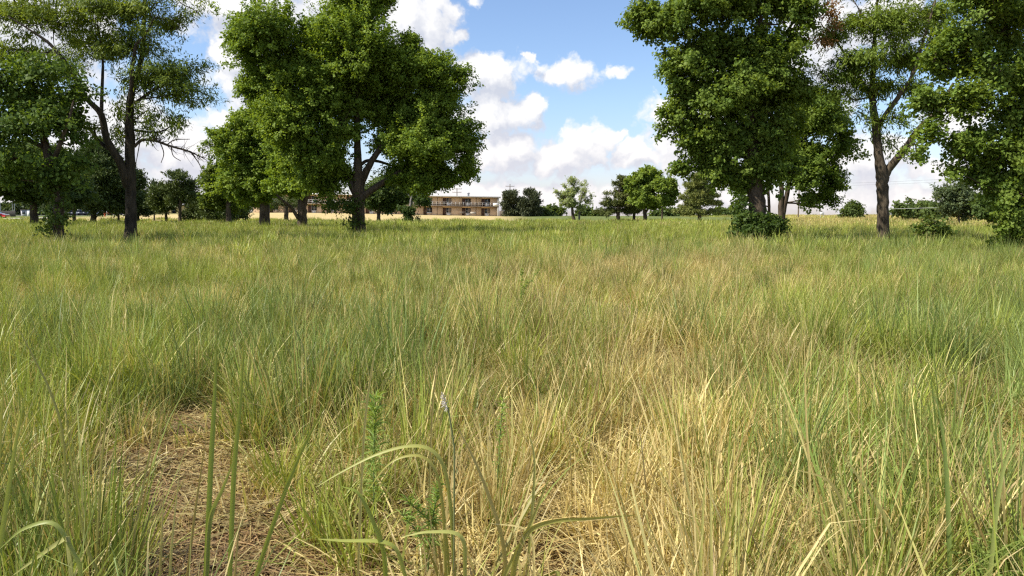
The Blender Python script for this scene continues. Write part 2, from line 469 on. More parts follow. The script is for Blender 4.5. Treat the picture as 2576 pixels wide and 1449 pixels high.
for i in range(3):     # upright, bluish switchgrass
    NEAR.append(proto([blades(rg, 75, .11, .50, .24, .0076, .18, .11, .5, 5, splay=.8, hue=.35, twist=1.5), blades(rg, 4, .08, .70, .12, .0040, .08, .06, .14, 4, hue=.2), blades(rg, 50, .16, .24, .35, .0060, .65, .3, .7, 4, dryb=.4, twist=1.5, kf=.4)]))
for i in range(4):     # low straw-coloured undergrowth, blades leaning all ways
    STRAW.append(proto([blades(rg, 42, .2, .28, .40, .0072, .5, .36, .8, 4, splay=.3, dryb=.2, twist=1.7, kf=.35), blades(rg, 80, .24, .19, .45, .0056, 1.0, .45, .6, 3, splay=.2, dryb=.75, twist=1.6, kf=.4), flat_straw(rg, 60, .34, .22, .0052, .08)]))
for i in range(2):     # fallen straw on the soil
    THATCH.append(proto([flat_straw(rg, 340, .34, .11, .0044, .025), flat_straw(rg, 30, .34, .24, .0055, .045, .8)]))
for i in range(3):     # tall stalks and long bent blades
    STEM.append(proto([blades(rg, 2, .12, .80, .12, .0046, .12, .08, .14, 5, splay=.4, hue=.2, wtip=.3), blades(rg, 9, .1, .52, .2, .012, .4, .2, 1.5, 7, splay=.6, twist=1.6)]))
for i in range(5):     # a tussock seen from afar
    MID.append(proto([blades(rg, 62, .20, .42, .32, .022, .34, .2, .8, 4, splay=.7, twist=1.6), blades(rg, 7, .2, .56, .2, .013, .2, .14, .6, 3, splay=.2, hue=.2), blades(rg, 34, .32, .22, .4, .018, .8, .35, .6, 3, dryb=.4, splay=.3)]))
LOW = [proto([blades(rg, 80, .6, .20, .4, .020, .8, .4, .6, 3, splay=.2, dryb=.5), blades(rg, 40, .6, .28, .4, .018, .5, .3, .6, 3, splay=.2)]) for i in range(2)]
for i in range(2):     # four square metres far off
    FAR.append(proto([blades(rg, 200, 1.3, .34, .4, .06, .4, .25, .6, 3, splay=.15), blades(rg, 14, 1.2, .48, .2, .03, .2, .12, .3, 3, splay=.15, hue=.1)]))
P_ = {kk: [] for kk in ('pos', 'pi', 'sc', 'rot', 'dry', 'hue', 'val')}
def sow(n, y0, y1, kinds, size=1.0, power=1.0, keep=None, dshift=0.0, hshift=0.0, hvar=.22):
    y = y0 + (y1 - y0) * rg.random(n) ** power
    x = (rg.random(n) * 2 - 1) * (.74 * y + 2.2)
    ok = (np.hypot(x, y) > 1.75)
    # keep plants off the spot right in front of the lens
    if keep is not None: ok &= rg.random(n) < keep(x, y)
    x, y = x[ok], y[ok]; n = len(x)
    s = x / (y + .5)
    cl = fbm(x, y, 21, 1.7, 3)
    P_['pos'].append(np.stack([x, y, height(x, y)], -1))
    P_['pi'].append(rg.choice(kinds, n))
    hh = size * (1 + hvar * rg.normal(size=n)).clip(.5, 1.6) * (1 + .22 * cl)
    P_['sc'].append(np.stack([(hh * .5 + size * .5), (hh * .5 + size * .5), hh], -1))
    P_['rot'].append(np.stack([rg.normal(0, .07, n), rg.normal(0, .07, n), rg.random(n) * 6.283], -1))
    P_['dry'].append(dryness(x, y) + dshift + .20 * rg.normal(size=n))
    hue = .13 + .38 * fbm(x, y, 22, 2.2, 2) + .3 * np.exp(-((s + .28) / .2) ** 2) * (1 - sstep(y, 12, 25)) + .25 * sstep(s, .3, .5) * (1 - sstep(y, 40, 55)) - .35 * sstep(y, 25, 50) + hshift
    P_['hue'].append(np.clip(hue + .26 * rg.normal(size=n), 0, 1))
    P_['val'].append(np.clip(1 - .12 * bare(x, y) + .20 * rg.normal(size=n) + .14 * fbm(x, y, 23, 1.2, 2), .6, 1.4))
nb = lambda x, y: (1 - bare(x, y, .07))
sow(2000, .9, 10, NEAR, .90, .60, lambda x, y: nb(x, y) * np.clip(1.2 - 1.15 * dryness(x, y), .15, 1), hvar=.28)
sow(3600, .9, 10, STRAW, 1.0, .60, lambda x, y: nb(x, y) ** 1.3 * np.clip(.35 + 1.1 * dryness(x, y), 0, 1), dshift=.12)
sow(1000, .9, 9, THATCH, 1.0, .7, lambda x, y: .5 + .5 * bare(x, y))
for cx, cy_, rx, ry in BARE[:13]:
    n = int(26 * rx * ry / .12)
    x = cx + rx * 1.2 * rg.normal(size=n) * .55; y = cy_ + ry * 1.2 * rg.normal(size=n) * .55
    P_['pos'].append(np.stack([x, y, height(x, y)], -1)); P_['pi'].append(rg.choice(THATCH, n)); P_['sc'].append(np.ones((n, 3)))
    P_['rot'].append(np.stack([0 * x, 0 * x, rg.normal(0, .5, n)], -1)); P_['dry'].append(1.45 + .2 * rg.normal(size=n)); P_['hue'].append(0 * x); P_['val'].append(.66 + .15 * rg.normal(size=n))
# tufts that stand in and round the worn patch
for px, py, kd, sz, dry_, hue_ in ((365, 1125, STRAW[0], .9, .6, .3), (395, 1110, NEAR[6], .55, .5, .5), (690, 1235, NEAR[0], .8, .12, 0), (735, 1255, NEAR[1], .85, .2, 0), (660, 1190, STRAW[1], 1, .45, 0), (210, 1120, NEAR[2], 1.1, .02, .1), (120, 1130, NEAR[3], 1.1, .05, .1), (590, 1010, NEAR[4], .8, .35, .1), (520, 990, STRAW[2], 1.2, .6, 0), (250, 1330, NEAR[1], .8, .15, .1), (330, 1420, NEAR[0], .7, .2, 0), (640, 1290, STRAW[3], 1, .7, 0), (470, 1350, STRAW[0], .5, .8, 0), (550, 1180, STRAW[1], .5, .9, 0), (800, 1380, NEAR[2], .95, .05, 0), (900, 1440, NEAR[0], .9, .0, 0), (700, 975, NEAR[5], 1.25, .05, .3), (665, 960, NEAR[7], 1.2, .1, .4)):
    q = on_ground(px, py)
    P_['pos'].append(np.array([[q[0], q[1], float(height(q[0], q[1]))]])); P_['pi'].append(np.array([kd])); P_['sc'].append(np.full((1, 3), sz))
    P_['rot'].append(np.array([[0, 0, px * .7]])); P_['dry'].append(np.array([dry_])); P_['hue'].append(np.array([hue_])); P_['val'].append(np.array([1.05]))
sow(300, .9, 12, STEM, 1.0, .7, lambda x, y: nb(x, y) * np.clip(1.1 - dryness(x, y), .1, 1))
sow(2600, 9, 27, NEAR + NEAR + STEM[:1], .86, .65, hvar=.3)
sow(90, 3.2, 11, NEAR[5:8], 1.05, .6, lambda x, y: (1 - bare(x, y, .25)) * sstep(np.hypot(x, y), 3.4, 4.4), dshift=-.5, hshift=.55)      # bluish clumps that stand out of the straw
sow(160, 10, 30, NEAR[5:8], 1.05, .65, dshift=-.5, hshift=.5)
sow(150, 4, 12, NEAR[:5], 1.1, .6, lambda x, y: (1 - bare(x, y, .25)), dshift=-.45, hshift=-.2)
sow(7400, 9, 27, STRAW, 1.0, .65, lambda x, y: np.clip(.4 + 1.0 * dryness(x, y), 0, 1), dshift=.1)
sow(10500, 23, 62, MID, .84, .62, hvar=.3)
sow(5200, 23, 62, LOW, 1.0, .62, dshift=.12)
sow(6000, 58, 125, FAR + MID[:1], .95, .62, lambda x, y: 1 - .9 * mown(x, y))
sow(4200, 115, 234, FAR, .9, .7, lambda x, y: (1 - mown(x, y)) )
P_ = {kk: np.concatenate(v) for kk, v in P_.items()}
N = len(P_['pos'])
pm = bpy.data.meshes.new('meadow_grass')
pm.vertices.add(N); pm.vertices.foreach_set('co', P_['pos'].astype(np.float32).ravel())
for nm, ty in (('sc', 'FLOAT_VECTOR'), ('rot', 'FLOAT_VECTOR'), ('dry', 'FLOAT'), ('hue', 'FLOAT'), ('val', 'FLOAT'), ('pi', 'INT')):
    a = pm.attributes.new(nm, ty, 'POINT')
    if ty == 'FLOAT_VECTOR': a.data.foreach_set('vector', P_[nm].astype(np.float32).ravel())
    else: a.data.foreach_set('value', P_[nm].astype(np.int32 if ty == 'INT' else np.float32).ravel())
pm.materials.append(gr)
meadow = link('meadow_grass', pm, kind='stuff')
tag(meadow, 'tall rough meadow grass, green and straw coloured, all over the field', 'grass')
ng = bpy.data.node_groups.new('sown_grass', 'GeometryNodeTree')
ng.interface.new_socket('Geometry', in_out='INPUT', socket_type='NodeSocketGeometry')
ng.interface.new_socket('Geometry', in_out='OUTPUT', socket_type='NodeSocketGeometry')
k = NT(ng)
gi, go = k.n('NodeGroupInput'), k.n('NodeGroupOutput')
named = lambda nm, ty: k.n('GeometryNodeInputNamedAttribute', {'Name': nm}, data_type=ty).outputs[0]
pi, sc, rot = named('pi', 'INT'), named('sc', 'FLOAT_VECTOR'), k.n('FunctionNodeEulerToRotation', {0: named('rot', 'FLOAT_VECTOR')}).outputs[0]
jn = k.n('GeometryNodeJoinGeometry')
for i, o in enumerate(PROTO):
    oi = k.n('GeometryNodeObjectInfo', {'Object': o})
    cmp_ = k.n('FunctionNodeCompare', data_type='INT', operation='EQUAL')
    ai = [s_ for s_ in cmp_.inputs if s_.type == 'INT']
    k.put(ai[0], pi); ai[1].default_value = i
    ip = k.n('GeometryNodeInstanceOnPoints', {'Points': gi.outputs[0], 'Selection': cmp_.outputs[0], 'Instance': oi.outputs['Geometry'], 'Rotation': rot, 'Scale': sc})
    ng.links.new(ip.outputs[0], jn.inputs[0])
ng.links.new(jn.outputs[0], go.inputs[0])
md = meadow.modifiers.new('sown_grass', 'NODES'); md.node_group = ng

# ------------------------------------------------------------------ trees
def leaves(rng, Cn, Ax, K, Ls, rho, L, W, align=.5, droop=0.0, up=.9, cA=(.06, .10, .02), cB=(.10, .15, .03), cvar=.11, flat=.8, base_bias=0.0, fold=.18):
    """K leaves on each of the shoots that start at Cn along Ax"""
    n = len(Cn)
    s = rng.random((n, K, 1)) ** (1 + base_bias)
    ls = Ls * (.6 + .8 * rng.random((n, 1, 1)))
    pos = Cn[:, None] + Ax[:, None] * (s - .25) * ls + rng.normal(size=(n, K, 3)) * rho * (1.15 - .75 * s) * np.array([1, 1, flat])
    pos = pos.reshape(-1, 3)
    ax = np.repeat(Ax, K, 0)
    d = unit(ax * align + rng.normal(0, .55, pos.shape) + np.array([0, 0, -droop]))
    nr = unit(rng.normal(0, .30, pos.shape) + np.array([0, 0, up * .6]) + ax * .55)
    side = unit(np.cross(d, nr)); nr = np.cross(side, d)
    sz = rng.uniform(.65, 1.35, (len(pos), 1))
    ln, wd = L * sz, W * sz
    V = np.stack([pos, pos + d * ln * .45 + side * wd * .5 + nr * wd * fold, pos + d * ln, pos + d * ln * .45 - side * wd * .5 + nr * wd * fold], 1)
    Q = np.arange(len(pos) * 4).reshape(-1, 4)
    f = (np.repeat(rng.random(n), K) * .65 + rng.random(len(pos)) * .35)[:, None]
    col = np.array(cA) * (1 - f) + np.array(cB) * f
    col = col * (1 + cvar * rng.normal(size=(len(pos), 1))).clip(.5, 1.6)
    return V.reshape(-1, 3), Q, col

KINDS = {   # leaf size, shoot size and colours of each kind of tree
    'maple':  dict(K=62, Ls=.8, rho=.20, L=.14, W=.115, align=.35, droop=.25, up=.9, cA=(0.110, 0.183, 0.024), cB=(0.262, 0.354, 0.049)),
    'ivy':    dict(K=40, Ls=.7, rho=.24, L=.13, W=.11, align=.2, droop=.5, up=.6, cA=(0.055, 0.095, 0.020), cB=(0.110, 0.159, 0.032)),
    'locust': dict(K=52, Ls=.95, rho=.20, L=.18, W=.05, align=.6, droop=.55, up=.8, cA=(0.104, 0.165, 0.034), cB=(0.244, 0.305, 0.046)),
    'cedar':  dict(K=40, Ls=.6, rho=.18, L=.24, W=.07, align=.9, droop=-.1, up=.5, cA=(0.061, 0.088, 0.024), cB=(0.128, 0.159, 0.039)),
    'pine':   dict(K=46, Ls=.4, rho=.12, L=.24, W=.04, align=.9, droop=-.2, up=.5, cA=(.15, .18, .05), cB=(.30, .31, .085)),
    'small':  dict(K=40, Ls=.6, rho=.2, L=.2, W=.15, align=.4, droop=.2, up=.9, cA=(0.128, 0.195, 0.034), cB=(0.268, 0.354, 0.061)),
    'pale':   dict(K=30, Ls=.7, rho=.12, L=.18, W=.10, align=.5, droop=.2, up=.8, cA=(.26, .31, .13), cB=(.42, .48, .22)),
    'brown':  dict(K=40, Ls=.5, rho=.22, L=.16, W=.06, align=.5, droop=.6, up=.6, cA=(.20, .10, .035), cB=(.34, .19, .07)),
    'shrub':  dict(K=40, Ls=.45, rho=.20, L=.14, W=.10, align=.3, droop=.1, up=.9, cA=(0.073, 0.134, 0.024), cB=(0.152, 0.220, 0.039)),
    'far':    dict(K=30, Ls=.9, rho=.50, L=.55, W=.42, align=.4, droop=.2, up=.9, cA=(0.079, 0.122, 0.037), cB=(0.152, 0.201, 0.055)),
}
def crown_points(rng, lobes, Y, dens, shell=.45, spread=1.0, up=.55, out=.8, depth=1.0, bough=.9, bflat=.7, inset=0.0):
    """shoot positions and directions through the volume of the lobes (middle and half size in photo positions)"""
    Cs, As, mids = [], [], []
    cen = np.mean([at(l[0], l[1], Y) for l in lobes], 0)
    for l in lobes:
        cx, cy_, rx, ry = l[:4]; w = l[4] if len(l) > 4 else 1.0
        dy = l[5] if len(l) > 5 else rng.normal(0, .35) * (rx + ry) / 2 * mpp(Y) * depth
        c = at(cx, cy_, Y); c[1] += dy
        r = np.array([rx * mpp(Y), max((rx * .55 + ry * .45), 8) * mpp(Y) * depth, ry * mpp(Y)])
        area = rx * ry; r = np.maximum(r - inset, r * .55)
        n = max(5, int(dens * w * (rx * ry) * mpp(Y) ** 2 * math.pi))
        per = 12
        nb_ = max(3, n // per)
        ub = unit(rng.normal(size=(nb_, 3)))
        rb = (shell + (1 - shell) * rng.random((nb_, 1)) ** .6) * (1 + .10 * rng.normal(size=(nb_, 1)))
        cb = c + ub * np.maximum(r - bough * .35, r * .5) * rb
        i = rng.integers(0, nb_, n)
        sg = np.minimum(bough * .5, r * .35)
        p = cb[i] + rng.normal(size=(n, 3)) * sg * np.array([1, 1, bflat])
        u = ub[i]
        a = unit(u * out + unit(p - cb[i]) * .35 + unit(p - cen) * .45 + np.array([0, 0, up]) + rng.normal(0, .25, (n, 3)))
        Cs.append(p); As.append(a); mids.append(c)
    return np.concatenate(Cs), np.concatenate(As), np.array(mids)
def tree(name, label, cat, Y, stems, lobes, kind, dens=26, seed=0, group=None, bark=None, twigs=1.0, up=.3, shell=.45, depth=1.0, extra=None, over=None, limb_r=.055, bough=1.1, bflat=.7):
    """stems: list of [(px, py, width px [, dy metres]), ...]; the first one stands on the ground"""
    rng = np.random.default_rng(1000 + seed)
    if Y > 90 and bough == 1.1: bough = .65
    b0 = stems[0][0]
    base = at(b0[0], b0[1], Y); base[2] = float(height(base[0], base[1])) - .12
    t = empty(name, base, label, cat, group)
    mb = MB(); nodes = []
    for si, st in enumerate(stems):
        P = []
        for j, q in enumerate(st):
            p = at(q[0], q[1], Y); p[1] += q[3] if len(q) > 3 else 0
            P.append(list(p) + [q[2] * mpp(Y) * .5])
        P = np.array(P)
        if si == 0:
            P = np.vstack([[P[0][0], P[0][1], base[2], P[0][3] * 1.4], P]) if P[0][2] > base[2] + .05 else P
        S = smooth_path(P, 5)
        S[1:-1, :2] += rng.normal(0, .05, (len(S) - 2, 2)) * S[1:-1, 3:4]
        mb.tube(S[:, :3] - base, S[:, 3], 9 if Y < 70 else 6, wob=.025, rng=rng)
        nodes.append(S)
    nodes = np.concatenate(nodes)
    Cn, Ax, mids = crown_points(rng, lobes, Y, dens, up=up, shell=shell, depth=depth, bough=bough, bflat=bflat, inset=.24 * KINDS[kind]['Ls'] if Y < 90 else .2 * KINDS[kind]['Ls'])
    # limbs out to the lobes, twigs on to the shoots
    hi = nodes[nodes[:, 2] > base[2] + .28 * (nodes[:, 2].max() - base[2])]
    for m_ in mids:
        dd_ = np.linalg.norm(hi[:, :3] - m_, axis=1) + np.maximum(0, hi[:, 2] - m_[2] + .3) * 1.5
        q = hi[np.argmin(dd_)]
        ln = np.linalg.norm(m_ - q[:3])
        if ln < .25: continue
        mid = (q[:3] + m_) / 2 + np.array([0, 0, -.10 * ln]) + rng.normal(0, .08 * ln, 3)
        r0 = min(q[3] * .6, limb_r * (.5 + .25 * ln))
        S = smooth_path(np.array([list(q[:3]) + [r0], list(mid) + [r0 * .7], list(m_) + [r0 * .38]]), 4)
        mb.tube(S[:, :3] - base, S[:, 3], 5)
    nt = int(len(Cn) * .22 * twigs)
    for i in rng.choice(len(Cn), nt, replace=False):
        m_ = mids[np.argmin(np.linalg.norm(mids - Cn[i], axis=1))]
        a = m_ + (Cn[i] - m_) * .1
        q = (a + Cn[i]) / 2 + np.array([0, 0, -.05]) + rng.normal(0, .12, 3)
        S = smooth_path(np.array([list(a) + [.028], list(q) + [.018], list(Cn[i] + Ax[i] * .3) + [.006]]), 3)
        mb.tube(S[:, :3] - base, S[:, 3], 4)
    mb.build('trunk', bark or BARK, t, smooth=True)
    kw = dict(KINDS[kind]); kw.update(over or {})
    V, Q, col = leaves(rng, Cn, Ax, **kw)
    link('crown', quad_mesh('crown', V - base, Q, NEEDLE if kind in ('cedar', 'pine') else LEAF, fcol=col), t)
    for (pn, pk, plobes, pd) in (extra or []):
        Cn2, Ax2, _ = crown_points(rng, plobes, Y, pd, up=.2, bough=.4)
        V, Q, col = leaves(rng, Cn2, Ax2, **KINDS[pk])
        link(pn, quad_mesh(pn, V - base, Q, LEAF, fcol=col), t)
    return t, base, rng

# the large honey locust, left, with its dead branch
LOC = 'locusts and maples standing in the meadow'
t, base, rng = tree('honey_locust_tree', 'feathery honey locust with forked dark trunk and a bare dead branch reaching right', 'tree', 36,
    [[(329, 584, 30), (329, 510, 26), (329, 444, 24), (327, 355, 23), (326, 289, 20), (320, 231, 16, .4), (342, 133, 12, .6), (347, 44, 9, .6), (352, -60, 6, .6)],
     [(322, 470, 22), (311, 413, 20, -.3), (284, 355, 17, -.5), (275, 293, 15, -.7), (240, 249, 12, -.9), (213, 191, 10, -1), (169, 129, 8, -1.2), (129, 98, 5, -1.3), (70, 60, 3, -1.4)],
     [(316, 440, 15), (284, 391, 12, .5), (222, 351, 10, .9), (191, 320, 7, 1.2), (150, 300, 4, 1.4)],
     [(326, 280, 12), (342, 249, 11, -.5), (364, 133, 8, -.9), (391, 107, 6, -1.1), (420, 60, 3, -1.2)],
     [(276, 300, 9, -.7), (262, 240, 8, -.2), (258, 150, 6, 0), (240, 60, 4, .2)],
     [(338, 260, 8), (400, 214, 6, .3), (470, 220, 4, .5), (530, 243, 2, .5)]],
    [(110, 50, 140, 80, .8), (40, 120, 100, 60, .8), (250, 20, 120, 80, .8), (390, 30, 105, 55, .85), (440, 62, 55, 36, .9), (330, 110, 110, 60, .8), (230, 130, 110, 60, .8),
     (395, 178, 105, 46, .85), (455, 200, 60, 38, .9), (440, 240, 70, 42, .85), (500, 248, 45, 18, .7), (350, 215, 85, 50, .75), (400, 285, 60, 34, .6), (450, 300, 45, 20, .5), (300, 270, 60, 45, .5), (370, 330, 40, 20, .45),
     (150, 180, 90, 50, .8), (20, 20, 90, 60, .8), (200, -50, 200, 60, .7), (410, -40, 110, 50, .8), (500, 30, 22, 20, .7), (490, 165, 34, 18, .8), (300, 330, 60, 40, .35), (230, 320, 60, 30, .4)],
    'locust', dens=13, seed=1, bough=1.9, bflat=.22, group=LOC, bark=BARK_DARK, depth=.9, twigs=1.3, up=.0)
mb = MB()
main = [(338, 369, 8), (356, 353, 7.5), (387, 353, 6.5), (427, 367, 5.5), (467, 378, 4.5), (498, 391, 3), (521, 404, 1.2)]
def twig3(pts, Y):
    return np.array([list(at(p[0], p[1], Y) + np.array([0, (p[3] if len(p) > 3 else 0), 0])) + [p[2] * mpp(Y) * .5] for p in pts])
S = smooth_path(twig3(main, 36), 6)
mb.tube(S[:, :3] - base, S[:, 3], 6)
for i in range(46):
    q = S[rng.integers(len(S) // 4, len(S) - 1)]
    ln = rng.uniform(.25, 1.05)
    d = unit(np.array([rng.uniform(.1, 1.0), rng.normal(0, .6), rng.choice([-1, 1], p=[.6, .4]) * rng.uniform(.2, .9)]))
    e = q[:3] + d * ln + rng.normal(0, .08, 3)
    md_ = q[:3] + d * ln * .5 + rng.normal(0, .09, 3)
    T = smooth_path(np.array([list(q[:3]) + [max(.008, q[3] * .5)], list(md_) + [.008], list(e) + [.004]]), 3)
    mb.tube(T[:, :3] - base, T[:, 3], 4)
for pts in ([(400, 352, 3), (412, 385, 2.5), (405, 410, 1.6)], [(352, 356, 3), (345, 395, 2), (340, 420, 1.4)], [(420, 364, 3), (440, 352, 2.4), (478, 350, 1.5)], [(480, 383, 3), (500, 410, 2.4), (508, 430, 1.4)], [(430, 368, 3), (436, 392, 2.2), (455, 405, 1.4)], [(340, 300, 3), (372, 278, 2.4), (380, 300, 1.4)]):
    T = smooth_path(twig3(pts, 36), 4)
    mb.tube(T[:, :3] - base, T[:, 3], 4)
mb.build('dead_branch', BARK, t)
# creeper on its foot
# the dark ivy-covered tree at the left edge
tree('ivy_covered_tree', 'dark tree wrapped in ivy at the left edge with leafy shoots round its foot', 'tree', 33.5,
    [[(147, 588, 26), (147, 511, 23), (138, 444, 21), (120, 391, 19), (89, 311, 14, .4), (70, 240, 8, .5)],
     [(130, 420, 15), (170, 360, 11, -.5), (195, 300, 7, -.6), (205, 260, 4, -.6)],
     [(110, 370, 12), (60, 350, 9, .3), (20, 330, 6, .3)]],
    [(70, 225, 105, 62, .9), (20, 320, 85, 70, .9), (105, 320, 85, 66, .9), (50, 400, 90, 45, .8), (180, 285, 72, 58, .6), (10, 200, 80, 60, .8), (165, 400, 55, 40, .7), (200, 245, 60, 44, .6), (140, 440, 34, 34), (100, 180, 80, 40, .8), (205, 340, 55, 34, .5), (20, 450, 50, 22, .6), (185, 440, 36, 20, .6)],
    'ivy', dens=15, seed=2, group=LOC, over=dict(cA=(0.067, 0.122, 0.024), cB=(0.152, 0.226, 0.039), L=.15, W=.12),
    extra=[('ivy', 'ivy', [(147, 495, 17, 36, .8, -.1), (148, 540, 16, 26, .7, -.1), (144, 460, 20, 26, 1, -.1), (120, 574, 12, 5, .15, 0)], 36)])
# the large maple in the middle
tree('maple_tree', 'broad silver maple in the middle, spreading low limbs in front of the long building', 'tree', 48,
    [[(902, 572, 36), (902, 530, 33), (902, 483, 33), (900, 420, 22), (899, 336, 16), (898, 285, 13), (897, 200, 10), (905, 110, 7), (915, 30, 4)],
     [(907, 470, 24), (912, 453, 20), (937, 403, 16, 0), (958, 365, 13, .4), (990, 300, 8, 1.0), (1030, 240, 5, 1.4)],
     [(897, 490, 22), (887, 470, 19), (866, 425, 15, .4), (850, 390, 12, .6), (815, 310, 9, .8), (770, 220, 6, 1), (720, 140, 4, 1)],
     [(908, 510, 18), (916, 495, 17, -.2), (954, 467, 15, -.3), (1005, 433, 11, 0), (1030, 412, 8, .3), (1060, 385, 4, .5)],
     [(906, 415, 9), (920, 403, 8, .5), (946, 404, 7, .8), (984, 416, 5, 1), (1040, 440, 3, 1)],
     [(899, 340, 8), (878, 318, 7, -.4), (860, 300, 5, -.8)]],
    [(690, 85, 80, 68), (636, 120, 46, 60), (622, 205, 32, 34), (700, 185, 90, 75), (780, 120, 85, 80), (868, 50, 70, 80), (920, 0, 48, 55), (955, 15, 26, 22, .8), (900, 130, 95, 80), (985, 165, 80, 65), (1035, 118, 26, 38, .9), (1055, 190, 66, 56), (1110, 205, 55, 62),
     (800, 235, 110, 75), (900, 235, 110, 65), (1000, 260, 110, 65), (1095, 300, 80, 66), (1150, 355, 45, 46, .9), (1060, 375, 85, 52), (750, 305, 90, 66), (800, 380, 70, 56), (860, 330, 55, 45, .7), (1085, 425, 58, 34), (1000, 345, 65, 48, .9),
     (850, 440, 42, 28, .8), (795, 452, 60, 30), (830, 478, 36, 18, .8), (1010, 430, 50, 22, .9, .8), (1045, 452, 56, 26), (1130, 455, 36, 24), (1085, 465, 42, 18), (1170, 425, 26, 24), (1190, 352, 16, 12, .7), (1165, 405, 24, 26, .8), (664, 250, 40, 40), (980, 10, 20, 14, .6), (600, 60, 14, 14, .6), (1160, 185, 18, 22, .8)],
    'maple', dens=26, seed=3, group=LOC, extra=[('basal_shoots', 'ivy', [(884, 540, 22, 26, 1, -.3), (868, 520, 26, 16, .8, 0), (836, 513, 34, 15, .8, .5), (888, 562, 12, 8, .4, -.4)], 22)])
# the row of maples behind it
tree('maple_tree', 'rounded bright green maple with a thick trunk, left of the broad middle maple', 'tree', 66,
    [[(665, 555, 27), (665, 520, 25), (663, 480, 20), (655, 420, 13), (645, 350, 8), (640, 300, 4)], [(668, 500, 14), (690, 440, 10), (705, 380, 6)], [(660, 495, 12), (630, 450, 9), (600, 410, 5)]],
    [(627, 330, 66, 52), (590, 385, 58, 55), (650, 415, 80, 60), (605, 455, 58, 48), (690, 350, 70, 66), (685, 445, 58, 50), (640, 488, 48, 28), (570, 350, 34, 32), (640, 290, 36, 26), (720, 410, 50, 60)],
    'maple', dens=15, seed=4, group=LOC, over=dict(L=.18, W=.15, cB=(0.275, 0.360, 0.049)))
tree('maple_tree', 'maple with a pale leaning stem and fork, just left behind the broad middle maple', 'tree', 61,
    [[(761, 559, 24), (760, 525, 22), (757, 500, 18), (748, 460, 12), (738, 410, 7)], [(764, 520, 12), (777, 480, 9), (790, 462, 7), (805, 420, 5)], [(752, 550, 10, -.2), (738, 522, 8, -.6), (724, 508, 7, -1), (708, 490, 4, -1.3)]],
    [(740, 420, 58, 56), (795, 410, 58, 56), (722, 468, 46, 34), (800, 462, 46, 26), (760, 380, 60, 50)],
    'maple', dens=15, seed=5, group=LOC, over=dict(L=.18, W=.15))
tree('maple_tree', 'farthest maple of the middle group, its crown down to the juniper shrubs', 'tree', 82,
    [[(575, 551, 14), (574, 500, 12), (570, 440, 8)], [(572, 490, 8), (550, 450, 5)]],
    [(545, 450, 36, 44), (562, 500, 48, 36), (530, 488, 22, 34), (590, 455, 40, 50), (560, 420, 24, 24)],
    'maple', dens=14, seed=6, group=LOC, over=dict(L=.21, W=.17, cA=(0.098, 0.152, 0.027), cB=(0.201, 0.256, 0.044)))
SMALL = 'small lawn trees near the long building'
tree('lawn_tree', 'small tree with a slim brown trunk right of the juniper shrubs', 'tree', 98, [[(620, 550, 8), (620, 525, 7), (622, 505, 4)]],
    [(600, 508, 30, 18), (640, 512, 32, 15), (622, 495, 30, 18)], 'cedar', dens=14, seed=7, group=SMALL, over=dict(rho=.35))
tree('lawn_tree', 'small flat-crowned tree on the dry lawn between the two maple trunks', 'tree', 104, [[(720, 549, 11), (720, 528, 10), (718, 512, 6)]],
    [(700, 512, 36, 12), (728, 504, 40, 16), (745, 515, 20, 9)], 'cedar', dens=14, seed=8, group=SMALL, over=dict(rho=.35, cA=(0.061, 0.085, 0.024)))
tree('lawn_tree', 'round tree on the dry lawn seen beneath the right limb of the middle maple', 'tree', 100, [[(952, 548, 9), (953, 525, 8), (957, 500, 5)]],
    [(967, 475, 44, 36), (992, 498, 40, 24), (945, 495, 36, 26), (1000, 470, 40, 30), (965, 515, 36, 14)], 'small', dens=12, seed=9, group=SMALL, over=dict(cA=(0.055, 0.091, 0.022), cB=(0.110, 0.152, 0.037), L=.3, W=.22, rho=.42))
tree('broken_tree', 'broken leaning tree with bare grey limbs in front of the building beside a bush', 'tree', 92, [[(1031, 549, 7), (1033, 515, 7), (1037, 495, 6), (1048, 478, 4), (1060, 468, 2)], [(1035, 500, 4), (1022, 482, 3), (1018, 470, 2)], [(1042, 486, 4), (1066, 488, 3), (1080, 480, 2)], [(1040, 492, 3), (1050, 465, 2), (1046, 452, 1)]],
    [(1068, 497, 24, 20, .9), (1030, 534, 18, 18, 1.2), (1018, 468, 12, 10, .5)], 'small', dens=20, seed=10, group=SMALL, bark=BARK_GREY, over=dict(cA=(0.049, 0.085, 0.022), cB=(0.098, 0.146, 0.037)))
# dark cedars and far trees at the left
LEFTC = 'dark cedars along the parking lot'
tree('shade_tree', 'leafy shade tree with a stout trunk at the far left behind the ivy tree', 'tree', 72, [[(86, 551, 22), (84, 520, 19), (80, 490, 17), (72, 450, 11), (62, 420, 6)], [(80, 492, 12), (105, 450, 9), (120, 420, 5)]],
    [(55, 440, 80, 50), (120, 430, 70, 56), (28, 484, 36, 12, .8), (95, 470, 60, 30), (70, 400, 80, 40), (160, 470, 50, 40)], 'maple', dens=17, seed=11, over=dict(L=.26, W=.21, rho=.38, cA=(0.043, 0.073, 0.020), cB=(0.098, 0.140, 0.030)))
tree('cedar_tree', 'largest dark cedar, broad based, behind the honey locust trunk', 'tree', 92, [[(235, 547, 15), (236, 500, 13), (240, 440, 9), (246, 380, 4)]],
    [(252, 392, 38, 40), (240, 440, 60, 40), (270, 450, 60, 44), (215, 480, 44, 34), (285, 490, 58, 36), (250, 512, 50, 20), (300, 440, 36, 34)], 'cedar', dens=17, seed=12, group=LEFTC, over=dict(rho=.4, L=.34, W=.13, cB=(0.104, 0.140, 0.037)))
